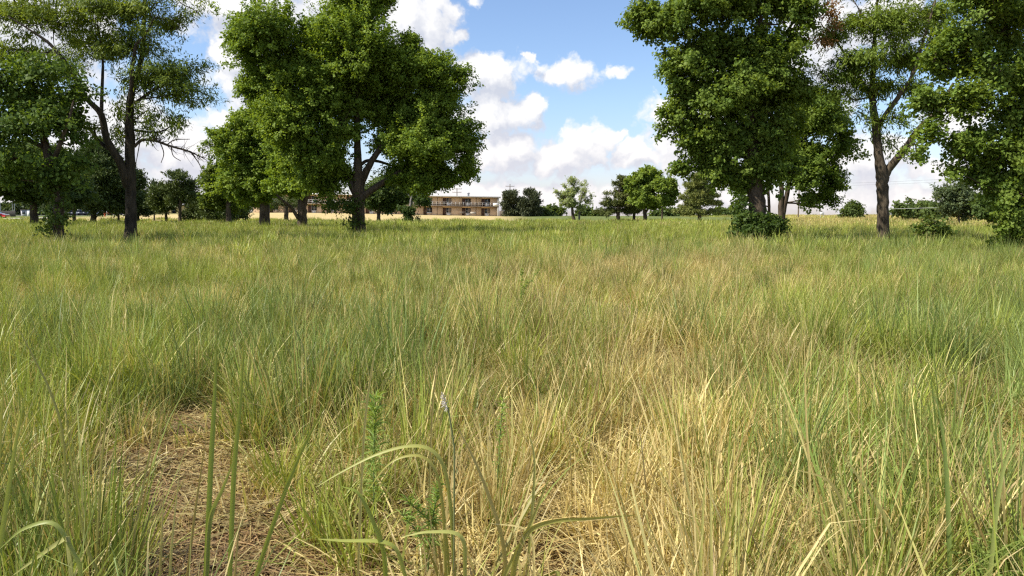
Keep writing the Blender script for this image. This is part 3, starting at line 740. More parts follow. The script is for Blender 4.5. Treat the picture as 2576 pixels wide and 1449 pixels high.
tree('cedar_tree', 'slender cedar just right of the ivy tree trunk', 'tree', 84, [[(187, 550, 9), (187, 515, 8), (188, 480, 5)]],
    [(188, 490, 32, 26), (192, 460, 28, 30), (178, 512, 28, 16)], 'cedar', dens=16, seed=13, group=LEFTC, over=dict(rho=.4, L=.34, W=.13))
tree('cedar_tree', 'slim cedar with a thin brown trunk left of the honey locust trunk', 'tree', 98, [[(298, 545, 6), (298, 520, 5), (300, 490, 3)]],
    [(305, 505, 32, 22), (320, 480, 34, 30), (300, 460, 26, 30)], 'cedar', dens=16, seed=14, group=LEFTC, over=dict(rho=.4, L=.34, W=.13))
tree('cedar_tree', 'dark cedar peeping out right of the honey locust trunk', 'tree', 95, [[(347, 548, 8), (347, 520, 7), (348, 480, 4)]],
    [(348, 475, 20, 26), (352, 505, 26, 26), (345, 450, 14, 14), (345, 528, 28, 10)], 'cedar', dens=18, seed=15, group=LEFTC, over=dict(rho=.36, L=.32, W=.12))
tree('cedar_tree', 'squat rounded cedar without a visible trunk left of the open topped cedar', 'tree', 88, [[(418, 547, 7), (417, 520, 6), (415, 490, 4)]],
    [(413, 490, 30, 32), (405, 515, 26, 16), (430, 508, 28, 22)], 'cedar', dens=18, seed=16, group=LEFTC, over=dict(rho=.36, L=.32, W=.12))
tree('cedar_tree', 'open topped cedar with spiky layers and a thin straight trunk', 'tree', 85, [[(453, 552, 9), (453, 520, 8), (455, 490, 6), (458, 460, 3)]],
    [(460, 450, 26, 16), (470, 472, 28, 13, 1), (445, 478, 24, 16), (458, 495, 28, 14), (440, 505, 16, 10), (484, 486, 14, 7, .8)], 'cedar', dens=18, bough=.7, bflat=.4, seed=17, group=LEFTC, over=dict(rho=.3, L=.32, W=.1))
tree('young_tree', 'young yellow-green tree between the cedars in front of the yellow building', 'tree', 110, [[(388, 545, 4), (388, 530, 3)]], [(390, 527, 14, 14), (382, 519, 10, 10)], 'small', dens=18, seed=18)
for i, (x, y, rx, ry, Yj, lab) in enumerate(((497, 525, 32, 24, 96, 'spreading juniper shrub, left end of the juniper hedge'), (548, 526, 36, 24, 94, 'spreading juniper shrub in the middle of the juniper hedge'), (590, 530, 26, 20, 95, 'small juniper shrub at the right end of the juniper hedge'))):
    tree('juniper_shrub', lab, 'shrub', Yj, [[(x, 550, 6), (x, 535, 5), (x + 2, 520, 3)]], [(x - rx * .4, y, rx * .6, ry), (x + rx * .4, y + 3, rx * .65, ry * .9), (x, y + ry * .6, rx, ry * .5), (x, y - ry * .5, rx * .5, ry * .6)], 'cedar', dens=20, seed=20 + i, group='juniper hedge', over=dict(rho=.34, L=.32, W=.12))
# small trees in the open middle
MIDT = 'small trees in the open middle of the field'
tree('pale_tree', 'pale grey-green young tree with open ragged crown and leaning trunk', 'tree', 112, [[(1444, 552, 9), (1440, 535, 7), (1441, 510, 5), (1442, 480, 3)], [(1441, 515, 3), (1418, 495, 2), (1400, 480, 1.2)], [(1441, 505, 3), (1425, 475, 2), (1420, 462, 1)]],
    [(1442, 468, 20, 24), (1446, 490, 26, 24), (1420, 497, 22, 12), (1402, 484, 12, 8, .8), (1426, 512, 26, 14), (1446, 520, 26, 14), (1424, 468, 7, 12, .7)], 'pale', dens=16, bough=.5, seed=30, group=MIDT, twigs=1.5)
tree('pale_tree', 'thin pale tree with a whitish stem, leaning on its ragged neighbour', 'tree', 113, [[(1457, 553, 5), (1458, 530, 4.5), (1459, 510, 4), (1466, 480, 2)], [(1459, 512, 3), (1478, 495, 2), (1490, 490, 1)]],
    [(1470, 484, 14, 22, .8), (1482, 500, 14, 12, .7), (1478, 472, 10, 12, .7), (1488, 492, 8, 7, .6)], 'pale', dens=14, bough=.5, seed=31, group=MIDT, bark=BARK_GREY, twigs=1.5)
tree('cedar_tree', 'wide dark cedar with layered boughs left of the bright leafy tree', 'tree', 108, [[(1555, 554, 11), (1555, 535, 9), (1557, 500, 6), (1560, 460, 3)]],
    [(1540, 534, 36, 9), (1570, 530, 36, 10), (1545, 512, 34, 11), (1575, 508, 30, 12), (1555, 488, 28, 12), (1563, 466, 20, 13), (1530, 508, 16, 8), (1566, 450, 10, 9)], 'cedar', dens=22, bough=.8, bflat=.3, seed=32, group=MIDT, over=dict(cA=(.085, .105, .030), cB=(.185, .20, .055), rho=.2, L=.26, W=.09))
tree('leafy_tree', 'short trunk tree half hidden between the dark cedar and the bright leafy tree', 'tree', 110, [[(1595, 555, 8), (1595, 540, 7), (1594, 510, 5)]],
    [(1592, 500, 22, 26), (1590, 470, 20, 22), (1598, 525, 20, 10)], 'small', dens=18, seed=33, group=MIDT, over=dict(cA=(0.061, 0.104, 0.024), cB=(0.122, 0.171, 0.037), L=.3, W=.22))
tree('leafy_tree', 'tallest bright green leafy tree of the middle group, forked low', 'tree', 106, [[(1624, 557, 10), (1622, 535, 9), (1620, 510, 6), (1622, 470, 3)], [(1624, 535, 6), (1635, 515, 5), (1640, 490, 3)]],
    [(1624, 444, 28, 24), (1605, 466, 30, 26), (1642, 466, 30, 28), (1622, 490, 38, 22), (1608, 505, 26, 14), (1640, 508, 26, 14)], 'small', dens=20, seed=34, group=MIDT, over=dict(L=.3, W=.22, cB=(0.281, 0.366, 0.061)))
tree('leafy_tree', 'slender tree with a thin straight stem right of the bright leafy tree', 'tree', 104, [[(1665, 558, 5), (1666, 535, 4.5), (1668, 505, 4), (1674, 470, 2)]],
    [(1676, 462, 20, 20), (1682, 488, 22, 18), (1668, 496, 18, 14), (1688, 508, 14, 9, .8), (1666, 470, 16, 18)], 'small', dens=20, seed=35, group=MIDT, over=dict(L=.28, W=.2))
tree('pine_tree', 'yellowish pine with open layered boughs, right of the small leafy trees', 'tree', 98, [[(1760, 560, 10), (1760, 540, 9), (1760, 500, 7), (1760, 450, 3)]],
    [(1758, 448, 18, 16), (1742, 470, 24, 10), (1778, 472, 22, 10), (1790, 488, 22, 8), (1735, 496, 26, 8), (1772, 500, 26, 8), (1792, 514, 20, 7), (1722, 523, 30, 8), (1745, 512, 18, 8), (1780, 532, 24, 6), (1742, 532, 26, 7), (1715, 532, 18, 6), (1760, 485, 26, 16), (1758, 508, 30, 14), (1756, 462, 20, 14)], 'pine', dens=40, bough=.8, bflat=.5, seed=36, depth=.9, bark=BARK_PALE, over=dict(rho=.16, W=.07, L=.24))
# the large maple at the right with shrubs round its foot
tree('maple_tree', 'huge drooping maple with a leaning trunk and a leafy shrub round its foot', 'tree', 35,
    [[(1906, 584, 44), (1908, 555, 42), (1906, 519, 42), (1897, 454, 38), (1893, 410, 36), (1890, 330, 30), (1895, 230, 22), (1905, 130, 15), (1915, 40, 9)],
     [(1892, 380, 18), (1855, 310, 13, .6), (1810, 230, 8, 1.1), (1750, 150, 5, 1.3)], [(1894, 250, 16), (1940, 150, 12, .6), (1990, 80, 8, .9), (2030, 20, 5, 1)], [(1893, 300, 14), (1950, 260, 10, .8), (2010, 220, 6, 1)], [(1895, 200, 12), (1840, 110, 8, .6), (1760, 40, 5, 1)], [(1893, 400, 12), (1840, 380, 9, .5), (1790, 360, 5, .8)]],
    [(1632, 24, 48, 38, .9), (1690, 50, 76, 55), (1780, 5, 110, 55), (1890, 10, 110, 64), (1985, 30, 64, 52, .7), (1735, 140, 62, 60, .9), (1820, 130, 90, 76), (1915, 150, 85, 78), (2000, 130, 45, 44, .5), (1735, 225, 52, 52), (1820, 235, 90, 76), (1920, 240, 90, 84), (2010, 215, 44, 46, .8),
     (1705, 292, 48, 28, .9), (1775, 325, 76, 54), (1850, 345, 80, 60), (1945, 335, 66, 64), (1770, 392, 38, 34, .9), (1825, 415, 46, 36), (1875, 420, 44, 26), (1796, 440, 38, 26), (1850, 452, 42, 22), (1930, 430, 54, 36), (1730, 415, 28, 26), (1668, 318, 18, 14, .7), (1690, 190, 26, 18, .8), (1990, 290, 44, 44)],
    'maple', dens=27, seed=40, group=LOC, over=dict(L=.135, W=.115, Ls=.7, rho=.17, droop=.5, cA=(0.098, 0.165, 0.024), cB=(0.220, 0.293, 0.049)), up=.1)
tree('leafy_shrub', 'dark leafy shrub crowded round the foot of the huge drooping maple', 'shrub', 34.2, [[(1900, 588, 3), (1895, 560, 2.5), (1890, 540, 1.5)], [(1902, 585, 3), (1930, 565, 2), (1945, 555, 1.2)]],
    [(1880, 552, 23, 19, 1, -.2), (1915, 564, 42, 15, 1, -.4), (1950, 576, 28, 9, 1, -.2), (1855, 578, 14, 6, .7, 0), (1885, 578, 34, 8, 1, -.6), (1870, 520, 12, 18, .4, .3), (1905, 552, 34, 12, 1, .8)], 'shrub', dens=55, seed=41, over=dict(cA=(0.049, 0.091, 0.020), cB=(0.098, 0.146, 0.029)))
tree('twin_stem_tree', 'twin stemmed tree with a low rounded crown behind the huge drooping maple', 'tree', 46,
    [[(1966, 556, 17), (1964, 518, 13), (1966, 475, 11), (1960, 449, 9), (1955, 380, 6)], [(1968, 545, 13), (1973, 518, 12), (1982, 475, 11), (1988, 445, 9), (2010, 380, 7), (2040, 320, 4)], [(1984, 460, 6), (2020, 420, 5), (2060, 400, 3)], [(1944, 556, 8, .6), (1943, 520, 7, .6), (1940, 458, 6, .6), (1938, 400, 4, .6)]],
    [(2050, 300, 66, 66), (2105, 305, 46, 48), (2000, 330, 70, 60), (2060, 388, 80, 58), (2085, 448, 40, 42), (2030, 455, 56, 38), (2075, 496, 28, 24), (1990, 415, 56, 38), (1880, 470, 36, 22, .6), (1862, 500, 22, 24, .7), (2030, 496, 34, 18, .8), (2120, 340, 30, 40), (2040, 250, 50, 40)],
    'maple', dens=16, seed=42, over=dict(L=.15, W=.125, cA=(0.098, 0.165, 0.024), cB=(0.207, 0.275, 0.044)))
# the right honey locust
tree('honey_locust_tree', 'tall honey locust with a clean Y-shaped trunk and a tuft of dead brown leaves', 'tree', 35,
    [[(2221, 586, 31), (2221, 540, 28), (2221, 490, 28), (2219, 444, 29), (2210, 387, 22), (2203, 311, 19), (2203, 249, 16, .3), (2210, 150, 12, .5), (2218, 60, 8, .6), (2225, -30, 5, .6)],
     [(2224, 448, 24), (2234, 427, 20), (2268, 373, 17, -.4), (2290, 329, 14, -.7), (2328, 284, 9, -1), (2360, 220, 6, -1.2)], [(2206, 320, 13), (2240, 255, 11, -.5), (2270, 200, 8, -.8), (2300, 90, 6, -1), (2323, 13, 4, -1)], [(2203, 260, 10), (2165, 170, 7, .6), (2130, 100, 5, .9), (2090, 50, 3, 1)], [(2206, 290, 8, .2), (2215, 200, 6, .7), (2230, 100, 4, 1)], [(2262, 180, 4), (2240, 190, 3.5, -.8), (2228, 200, 2, -1)]],
    [(2110, 85, 50, 60, .55), (2130, 180, 60, 50, .7), (2165, 55, 70, 64, .65), (2240, 55, 90, 66, .75), (2320, 45, 70, 58, .75), (2180, 145, 80, 56, .75), (2260, 145, 90, 56, .75), (2120, 230, 46, 32, .7), (2190, 225, 70, 48, .7), (2270, 225, 60, 38, .55), (2240, 300, 40, 36, .4), (2165, 285, 34, 22, .6), (2242, 360, 26, 28, .5), (2360, 105, 44, 56, .7), (2200, 320, 26, 30, .5), (2240, -30, 130, 40, .7)],
    'locust', dens=19, seed=43, bough=1.9, bflat=.25, group=LOC, bark=BARK_BROWN, depth=.9, twigs=1.2, up=.1, extra=[('dead_leaves', 'brown', [(2074, 38, 20, 22, 1, -.3), (2092, 62, 16, 14, 1, -.3), (2062, 108, 18, 12, 1, -.3)], 24)], over=dict(cA=(0.110, 0.177, 0.027), cB=(0.232, 0.299, 0.044)))
# the maple that hangs in at the right edge
tree('maple_tree', 'maple hanging in from the right edge with boughs down to the grass', 'tree', 25.5,
    [[(2690, 640, 52), (2688, 560, 48), (2680, 450, 42), (2672, 330, 34), (2660, 200, 26), (2650, 60, 18)], [(2680, 440, 24), (2610, 360, 17, .3), (2520, 330, 11, .4), (2430, 340, 6, .3), (2340, 360, 3, .2)], [(2668, 280, 20), (2580, 200, 12, .4), (2480, 150, 7, .6), (2400, 130, 4, .7)], [(2660, 200, 18), (2580, 100, 12, .4), (2500, 40, 7, .6)], [(2684, 500, 14), (2620, 470, 9, -.4), (2570, 500, 5, -.6)]],
    [(2475, 25, 86, 74), (2560, 50, 80, 90), (2425, 105, 64, 54), (2375, 160, 48, 40, .9), (2475, 175, 86, 66), (2580, 195, 80, 90), (2350, 260, 50, 44), (2435, 278, 76, 56), (2540, 315, 80, 66), (2335, 345, 38, 40), (2312, 392, 20, 16, .8), (2410, 368, 56, 36), (2495, 395, 66, 44), (2560, 440, 56, 60), (2404, 426, 18, 38, .8), (2480, 440, 40, 26, .8), (2545, 530, 40, 50), (2560, 590, 40, 42), (2530, 580, 28, 40, .8), (2345, 140, 22, 20, .7), (2620, 300, 60, 120), (2640, 480, 60, 90), (2520, 480, 48, 48), (2500, 455, 44, 36), (2545, 500, 44, 50), (2470, 350, 60, 40), (2560, 400, 60, 50), (2555, 620, 36, 20)],
    'maple', dens=24, seed=44, bough=.75, group=LOC, over=dict(L=.115, W=.095, Ls=.6, rho=.15, K=64, droop=.35, cA=(0.104, 0.177, 0.029), cB=(0.220, 0.293, 0.051)), up=.1)
tree('weedy_shrub', 'low green weedy shrub between the honey locust trunk and the right edge', 'shrub', 33, [[(2345, 590, 2), (2342, 572, 1.5), (2338, 560, 1)], [(2348, 588, 2), (2362, 570, 1.2)]],
    [(2325, 578, 16, 5, .6), (2350, 572, 18, 7, .6), (2372, 578, 12, 5, .5), (2338, 564, 10, 5, .5)], 'shrub', dens=26, seed=45, over=dict(cA=(0.073, 0.122, 0.027), cB=(0.146, 0.195, 0.043)))
tree('field_shrub', 'loose grey-green tree with upright sprays behind the wire at the right', 'tree', 72, [[(2412, 558, 6), (2411, 530, 5), (2408, 500, 3)], [(2411, 530, 4), (2430, 500, 3), (2440, 480, 2)]],
    [(2395, 500, 34, 30), (2430, 500, 34, 34), (2412, 480, 28, 20), (2450, 520, 26, 24), (2380, 530, 30, 16), (2420, 535, 40, 16), (2372, 490, 14, 14, .6)], 'small', dens=20, seed=46, over=dict(cA=(0.085, 0.122, 0.055), cB=(0.159, 0.201, 0.091), L=.22, W=.12), up=.9)
tree('field_shrub', 'dense shrub right of the loose grey-green tree, under the hanging boughs', 'tree', 60, [[(2500, 560, 5), (2500, 530, 4), (2502, 505, 3)]],
    [(2490, 510, 30, 30), (2520, 500, 30, 36), (2500, 540, 44, 18), (2470, 535, 26, 16)], 'small', dens=20, seed=47, over=dict(cA=(0.061, 0.104, 0.027), cB=(0.122, 0.177, 0.043)))
for i, (x, y, rx, ry, Yj, lab) in enumerate(((2270, 527, 22, 14, 105, 'leftmost low bush on the skyline right of the Y-shaped trunk'), (2310, 522, 30, 20, 110, 'taller bush in the middle of the skyline bushes right of the Y-shaped trunk'), (2350, 527, 26, 18, 100, 'right hand skyline bush beside the loose grey-green tree'))):
    tree('field_bush', lab, 'bush', Yj, [[(x, 545, 4), (x, 535, 3), (x + 1, 525, 2)]], [(x - rx * .35, y, rx * .6, ry * .8), (x + rx * .4, y + 2, rx * .6, ry * .75), (x, y - ry * .2, rx * .55, ry * .8), (x, y + ry * .5, rx, ry * .5)], 'far', dens=9, seed=50 + i, group='bushes on the right skyline', over=dict(L=.36, W=.26, rho=.4))
tree('field_bush', 'single round bush standing alone on the skyline left of the Y-shaped trunk', 'bush', 128, [[(2145, 545, 4), (2145, 535, 3), (2145, 525, 2)]], [(2138, 526, 13, 11), (2153, 528, 13, 11), (2146, 519, 11, 8), (2145, 535, 20, 7), (2124, 540, 8, 4)], 'far', dens=12, seed=54, over=dict(L=.36, W=.26, rho=.4))
for i, (x0, x1, top, lab) in enumerate(((1346, 1376, 524, 'low hedge bush directly right of the building evergreens'), (1376, 1412, 522, 'low hedge bush second from the building evergreens'), (1452, 1486, 520, 'low bush behind the thin pale tree'), (1496, 1520, 530, 'tiny bush left of the wide dark cedar'), (1648, 1704, 527, 'bush seen under the slender tree'), (1690, 1730, 533, 'small bush left of the yellowish pine'), (1800, 1832, 526, 'bush right of the yellowish pine'), (1828, 1870, 524, 'bush next to the huge drooping maple shrub'))):
    xm, rx = (x0 + x1) / 2, (x1 - x0) / 2; ry = (545 - top) / 2
    tree('distant_bush', lab, 'bush', 215 + 3 * (i % 3), [[(xm, 546, 3), (xm, 540, 2), (xm, 534, 1.5)]], [(xm - rx * .5, 545 - ry * .9, rx * .6, ry * .9), (xm + rx * .45, 545 - ry * .9, rx * .6, ry * .95), (xm, 545 - ry, rx * .6, ry), (xm, 541, rx * 1.1, ry * .5)], 'far', dens=5, seed=60 + i, group='distant bushes on the skyline', over=dict(L=.7, W=.55, rho=.7), depth=.6)
for i, (x, w, top, bot, Yj, lab) in enumerate(((1283, 22, 474, 544, 212, 'taller pointed evergreen at the right end of the long building'), (1331, 28, 482, 545, 210, 'shorter bushy evergreen right of the pointed one'))):
    h_ = bot - top
    tree('evergreen_tree', lab, 'tree', Yj, [[(x, bot, 5), (x, bot - 20, 4), (x, top + 10, 2)]], [(x, top + h_ * .2, w * .42, h_ * .18), (x - 3, top + h_ * .42, w * .7, h_ * .2), (x + 2, top + h_ * .64, w * .92, h_ * .2), (x, top + h_ * .84, w, h_ * .15)] + ([(x + 12, top + h_ * .35, 9, 12)] if i else []), 'cedar', dens=9, seed=70 + i, group='evergreens beside the long building', over=dict(L=.6, W=.24, rho=.5, Ls=1.2, cA=(.050, .062, .032), cB=(.105, .118, .056)), depth=.9)
for i, (x, w, top, Yj, lab) in enumerate(((28, 30, 513, 240, 'rounded hazy tree at the far left beyond the fence'), (70, 34, 503, 230, 'hazy tree above the white shed at the far left'), (115, 40, 500, 225, 'broad hazy tree right of the white shed'), (215, 60, 508, 235, 'distant tree behind the parked cars'))):
    h_ = 543 - top
    tree('distant_tree', lab, 'tree', Yj, [[(x, 544, 5), (x, 535, 4), (x, top + 12, 2)]], [(x - w * .4, top + h_ * .45, w * .55, h_ * .32), (x + w * .4, top + h_ * .5, w * .55, h_ * .32), (x, top + h_ * .3, w * .5, h_ * .3), (x, top + h_ * .75, w * .9, h_ * .25)], 'far', dens=6, seed=80 + i, group='distant trees beyond the parking lot', over=dict(L=.7, W=.55, rho=.7, cA=(0.055, 0.085, 0.037), cB=(0.098, 0.134, 0.055)))

# ------------------------------------------------------------------ the long two-storey building
TAN = plain('tan_brick', (.64, .46, .30), .9, .12, 1.5)
TAN2 = plain('pale_yellow_wall', (.62, .47, .19), .9, .1, 1.0)
CONC = plain('grey_paint', (.42, .38, .32), .8)
WHITE = plain('white_paint', (.74, .73, .70), .6, .06)
DARKW = plain('brown_door', (.075, .040, .028), .6, .2)
CURT = plain('drawn_curtain', (.20, .16, .13), .9, .3, 3)
STEEL = plain('galvanised_steel', (.42, .42, .42), .45, .1, metal=.6)
WOODP = plain('weathered_wood', (.16, .125, .095), .9, .25, 8)
FENCEM = plain('dark_fence_boards', (.055, .05, .045), .9, .25, 4)
GLASSM, k = mat('window_glass')
b = k.n('ShaderNodeBsdfPrincipled', {'Base Color': (.02, .024, .03, 1), 'Roughness': .08, 'Specular IOR Level': .6})
k.n('ShaderNodeOutputMaterial', {0: b.outputs[0]})
p = at(1252, 544.2, 222)
bld = empty('motel_building', p, 'long two-storey tan brick motel with white balcony railing and flat roof', 'building')
bld.rotation_euler = (0, R(1.0), R(-1.0))
LEN, BAY, OPW = 69.0, 5.42, 2.45
ops = [-(3.4 + BAY * i) for i in range(12)]
w = MB()
for f0, f1 in ((-1.2, 2.55), (2.75, 5.2)):
    xr = 0.0
    for c in ops + [None]:
        xl = c + OPW / 2 if c is not None else -LEN
        w.box(xl, xr, 0, .35, f0, f1)
        if c is not None: xr = c - OPW / 2
    for c in ops:
        w.box(c - OPW / 2, c + OPW / 2, .02, .33, f1 - .32, f1)
w.box(-LEN, 0, .352, 9.5, -1.2, 5.2)
w.build('wall', TAN, bld)
MB().box(-LEN, .25, -1.35, .3, 2.552, 2.748).build('balcony_floor', plain('balcony_concrete', (.34, .27, .21), .9), bld)
rf = MB().box(-LEN - .3, .5, -1.5, 9.8, 5.203, 5.42).build('roof', plain('roof_gravel', (.36, .34, .32), .9), bld)
MB().box(-LEN - .32, .52, -1.56, -1.503, 5.19, 5.47).build('fascia', WHITE, rf)
vt = MB(); vt.tube([(-8.5, 3, 5.4), (-8.5, 3, 6.25)], .28, 10); vt.tube([(-8.5, 3, 6.25), (-8.5, 3, 6.33), (-8.5, 3, 6.62)], [.28, .5, .05], 10)
vt.build('roof_vent', STEEL, bld, smooth=True)
rl = MB()
for z in (3.72, 3.25): rl.box(-LEN, .2, -1.32, -1.27, z, z + .045)
x = 0.15
while x > -LEN:
    rl.box(x - .025, x + .025, -1.315, -1.265, 2.75, 3.72); x -= 1.08
rl.build('railing', WHITE, bld)
MB().box(-1.3, .22, -1.36, -1.325, 2.8, 3.65).box(-1.3, .22, -1.38, -1.362, 3.2, 3.26).build('end_panel', WHITE, bld)
MB().box(.02, .2, -1.3, -1.1, -1.2, 2.55).box(.02, .2, -1.3, -1.1, 2.75, 5.2).build('post', WHITE, bld)
for xx in (-6.1, -17.0, -27.8, -38.6, -49.5, -60.3):
    MB().tube([(xx, -.08, -1), (xx, -.08, 2.55)], .055, 6).tube([(xx, -.08, 2.75), (xx, -.08, 5.2)], .055, 6).build('downpipe', plain('brown_pipe', (.10, .07, .05)) if 'brown_pipe' not in bpy.data.materials else bpy.data.materials['brown_pipe'], bld)
wd = random.Random(4)
for fl, z in ((0, 0.0), (1, 2.75)):
    for c in ops:
        d = MB().box(c - OPW / 2, c - .28, .17, .349, z - (.1 if not fl else 0), z + 2.22).build('door', DARKW, bld)
        MB().box(c - .42, c - .36, .13, .168, z + .95, z + 1.1).build('handle', STEEL, d)
        wi = MB().box(c - .24, c + OPW / 2 - .04, .24, .349, z + .78, z + 2.18).build('window', GLASSM, bld)
        MB().box(c - .28, c + OPW / 2, .19, .349, z + .62, z + .779).box(c - .279, c - .241, .19, .349, z + .78, z + 2.2).box(c + .42, c + .47, .19, .238, z + .8, z + 2.18).build('frame', WHITE, wi)
        if wd.random() < .6: MB().box(c + .48, c + OPW / 2 - .06, .225, .239, z + .8, z + 2.16).build('curtain', CURT, wi)
        MB().box(c - .277, c + OPW / 2 - .002, .15, .349, z - (.1 if not fl else 0), z + .615).build('panel', TAN, bld)
        if wd.random() < .75: MB().box(c + .0, c + .95, -.12, .148, z + .1, z + .5).build('air_conditioner', WHITE, bld)
for i, (px, lab) in enumerate(((1190, 'pale lawn bench against the wall left of the rightmost doors'), (1163, 'brown lawn bench beside the second door from the right end'))):
    q = at(px, 541, 219.5); z0 = float(height(q[0], q[1])) + .15
    be = empty('bench', (q[0], q[1], z0), lab, 'bench', 'benches along the long building')
    mm = CONC if i == 0 else WOODP
    MB().box(-.75, .75, -.25, .2, .42, .47).build('seat', mm, be)
    MB().box(-.75, .75, .2, .25, .5, .95).build('backrest', mm, be)
    for sx in (-.68, .62): MB().box(sx, sx + .06, -.2, .19, 0, .419).build('leg', mm, be)
# low porch building behind the cedars
p = at(448, 543, 216); p[2] = float(height(p[0], p[1]))
lb = empty('porch_building', p, 'low pale yellow building with a row of porch pillars behind the dark cedars', 'building')
MB().box(-14, 0, 1.6, 7, -.6, 2.3).build('wall', TAN2, lb)
MB().box(-14.4, .4, -.3, 7.4, 2.303, 2.62).build('roof', plain('brown_roof', (.12, .08, .06), .9), lb)
for i in range(8):
    MB().box(-13.8 + i * 1.93, -13.8 + i * 1.93 + .34, 0, .34, -.6, 2.3).build('pillar', TAN2, lb)
for i in range(5):
    MB().box(-13 + i * 2.7, -12 + i * 2.7, 1.55, 1.598, .3, 1.7).build('window', GLASSM, lb)

# ------------------------------------------------------------------ parking lot at the left
def sheet(name, x0, x1, y0, y1, m_, lift, nx_=30, ny_=12):
    gx, gy = np.meshgrid(np.linspace(x0, x1, nx_), np.linspace(y0, y1, ny_))
    gx = gx + .6 * np.sin(gy * .3); idx_ = np.arange(nx_ * ny_).reshape(ny_, nx_)
    q = np.stack([idx_[:-1, :-1], idx_[:-1, 1:], idx_[1:, 1:], idx_[1:, :-1]], -1).reshape(-1, 4)
    return link(name, quad_mesh(name, np.stack([gx, gy, height(gx, gy) + lift], -1), q, m_), kind='structure')
sheet('parking_lot', -175, -92, 204, 232, plain('asphalt', (.06, .06, .06), .9, .2), .03, 60, 24)
sheet('path', -112, -80, 131, 139, plain('path_concrete', (.46, .42, .34), .9, .15), .06)
PAINT = {}
def paint(nm, c):
    if nm not in PAINT:
        m_, k = mat(nm); b = k.n('ShaderNodeBsdfPrincipled', {'Base Color': c + (1,), 'Roughness': .3, 'Coat Weight': .6})
        k.n('ShaderNodeOutputMaterial', {0: b.outputs[0]}); PAINT[nm] = m_
    return PAINT[nm]
TYRE = plain('tyre', (.02, .02, .02), .9)
LAMP = plain('lamp_lens', (.6, .58, .55), .2)
def section(mb, prof, y0, y1, taper=0.0, zt=None):
    """a side outline (x, z) given a width; the top is drawn in"""
    n = len(prof); V = []
    for s in (y0, y1):
        for x, z in prof:
            V.append((x, s * (1 - taper * max(0, (z - .75)) / .75), z))
    Q = [(i, (i + 1) % n, n + (i + 1) % n, n + i) for i in range(n)]
    mb.add(V, Q)
    h = n // 2     # close the sides with strips between lower and upper outline
    for o in (0, n):
        for i in range(h - 1):
            a, b_ = o + i, o + i + 1; c_, d_ = o + n - 2 - i, o + n - 1 - i
            mb.Q.append(np.array([[a, b_, c_, d_]]) + mb.n - 2 * n)
    return mb
def car(px, Y, face, colname, colr, label, group='cars in the parking lot'):
    q = at(px, 541, Y); z0 = float(height(q[0], q[1])) + .03
    c = empty('parked_car', (q[0], q[1], z0), label, 'car', group)
    c.rotation_euler = (0, 0, R(face))
    low = [(-2.15, .30), (-1.0, .24), (0, .24), (1.0, .24), (2.15, .30)]
    top = [(2.18, .62), (1.1, .90), (0, .93), (-1.2, .95), (-2.18, .85)]
    section(MB(), low + top, -.86, .86, .05).build('body', paint(colname, colr), c)
    gl = [(-1.55, .94), (-.7, .95), (0, .94), (.55, .93), (1.05, .90)]; gt = [(.35, 1.38), (0, 1.44), (-.4, 1.46), (-.9, 1.42), (-1.25, 1.33)]
    section(MB(), gl + gt, -.80, .80, .22).build('window', GLASSM, c)
    MB().box(-1.1, .3, -.60, .60, 1.40, 1.475).build('roof', paint(colname, colr), c)
    for sx in (-1.3, 1.32):
        for sy in (-.80, .80):
            a = np.linspace(0, 2 * np.pi, 15)
            wl = MB().tube([(sx, sy - .1, .31), (sx, sy + .1, .31)], .31, 14)
            V = [(sx, sy + s * .1, .31) for s in (-1, 1)]
            for s in (-1, 1):
                V = [(sx, sy + s * .101, .31)] + [(sx + .31 * math.cos(t), sy + s * .101, .31 + .31 * math.sin(t)) for t in a]
                wl.add(V, [(0, i, i + 1, i + 1) for i in range(1, 15)] if False else [(0, i, i + 1, i + 2) for i in range(1, 14, 2)])
            wl.build('wheel', TYRE, c)
    for sy in (-.62, .62):
        MB().box(2.10, 2.19, sy - .16, sy + .16, .60, .74).build('headlight', LAMP, c)
    return c
car(-14, 142, 8, 'red_paint', (.45, .02, .03), 'red car cut off by the left edge beside the dark fence', None)
car(188, 214, -86, 'black_paint', (.02, .02, .025), 'black car between the ivy tree trunk and the slender cedar')
car(198, 214, -92, 'silver_paint', (.50, .51, .52), 'silver car just right of the slender cedar stem')
car(215, 214, -88, 'dark_grey_paint', (.06, .06, .065), 'dark grey car left of the largest cedar trunk')
car(251, 213, -91, 'silver_blue_paint', (.42, .48, .54), 'pale blue-grey car right of the largest cedar trunk')
car(266, 214, -88, 'maroon_paint', (.22, .03, .03), 'maroon car left of the white post')
car(279, 212, -90, 'bright_red_paint', (.60, .03, .03), 'bright red car right of the white post')
car(291, 214, -90, 'white_car_paint', (.70, .72, .76), 'white car behind the slim cedar with a brown trunk')
car(318, 215, -90, 'black_paint', (.02, .02, .025), 'black car behind the honey locust trunk')
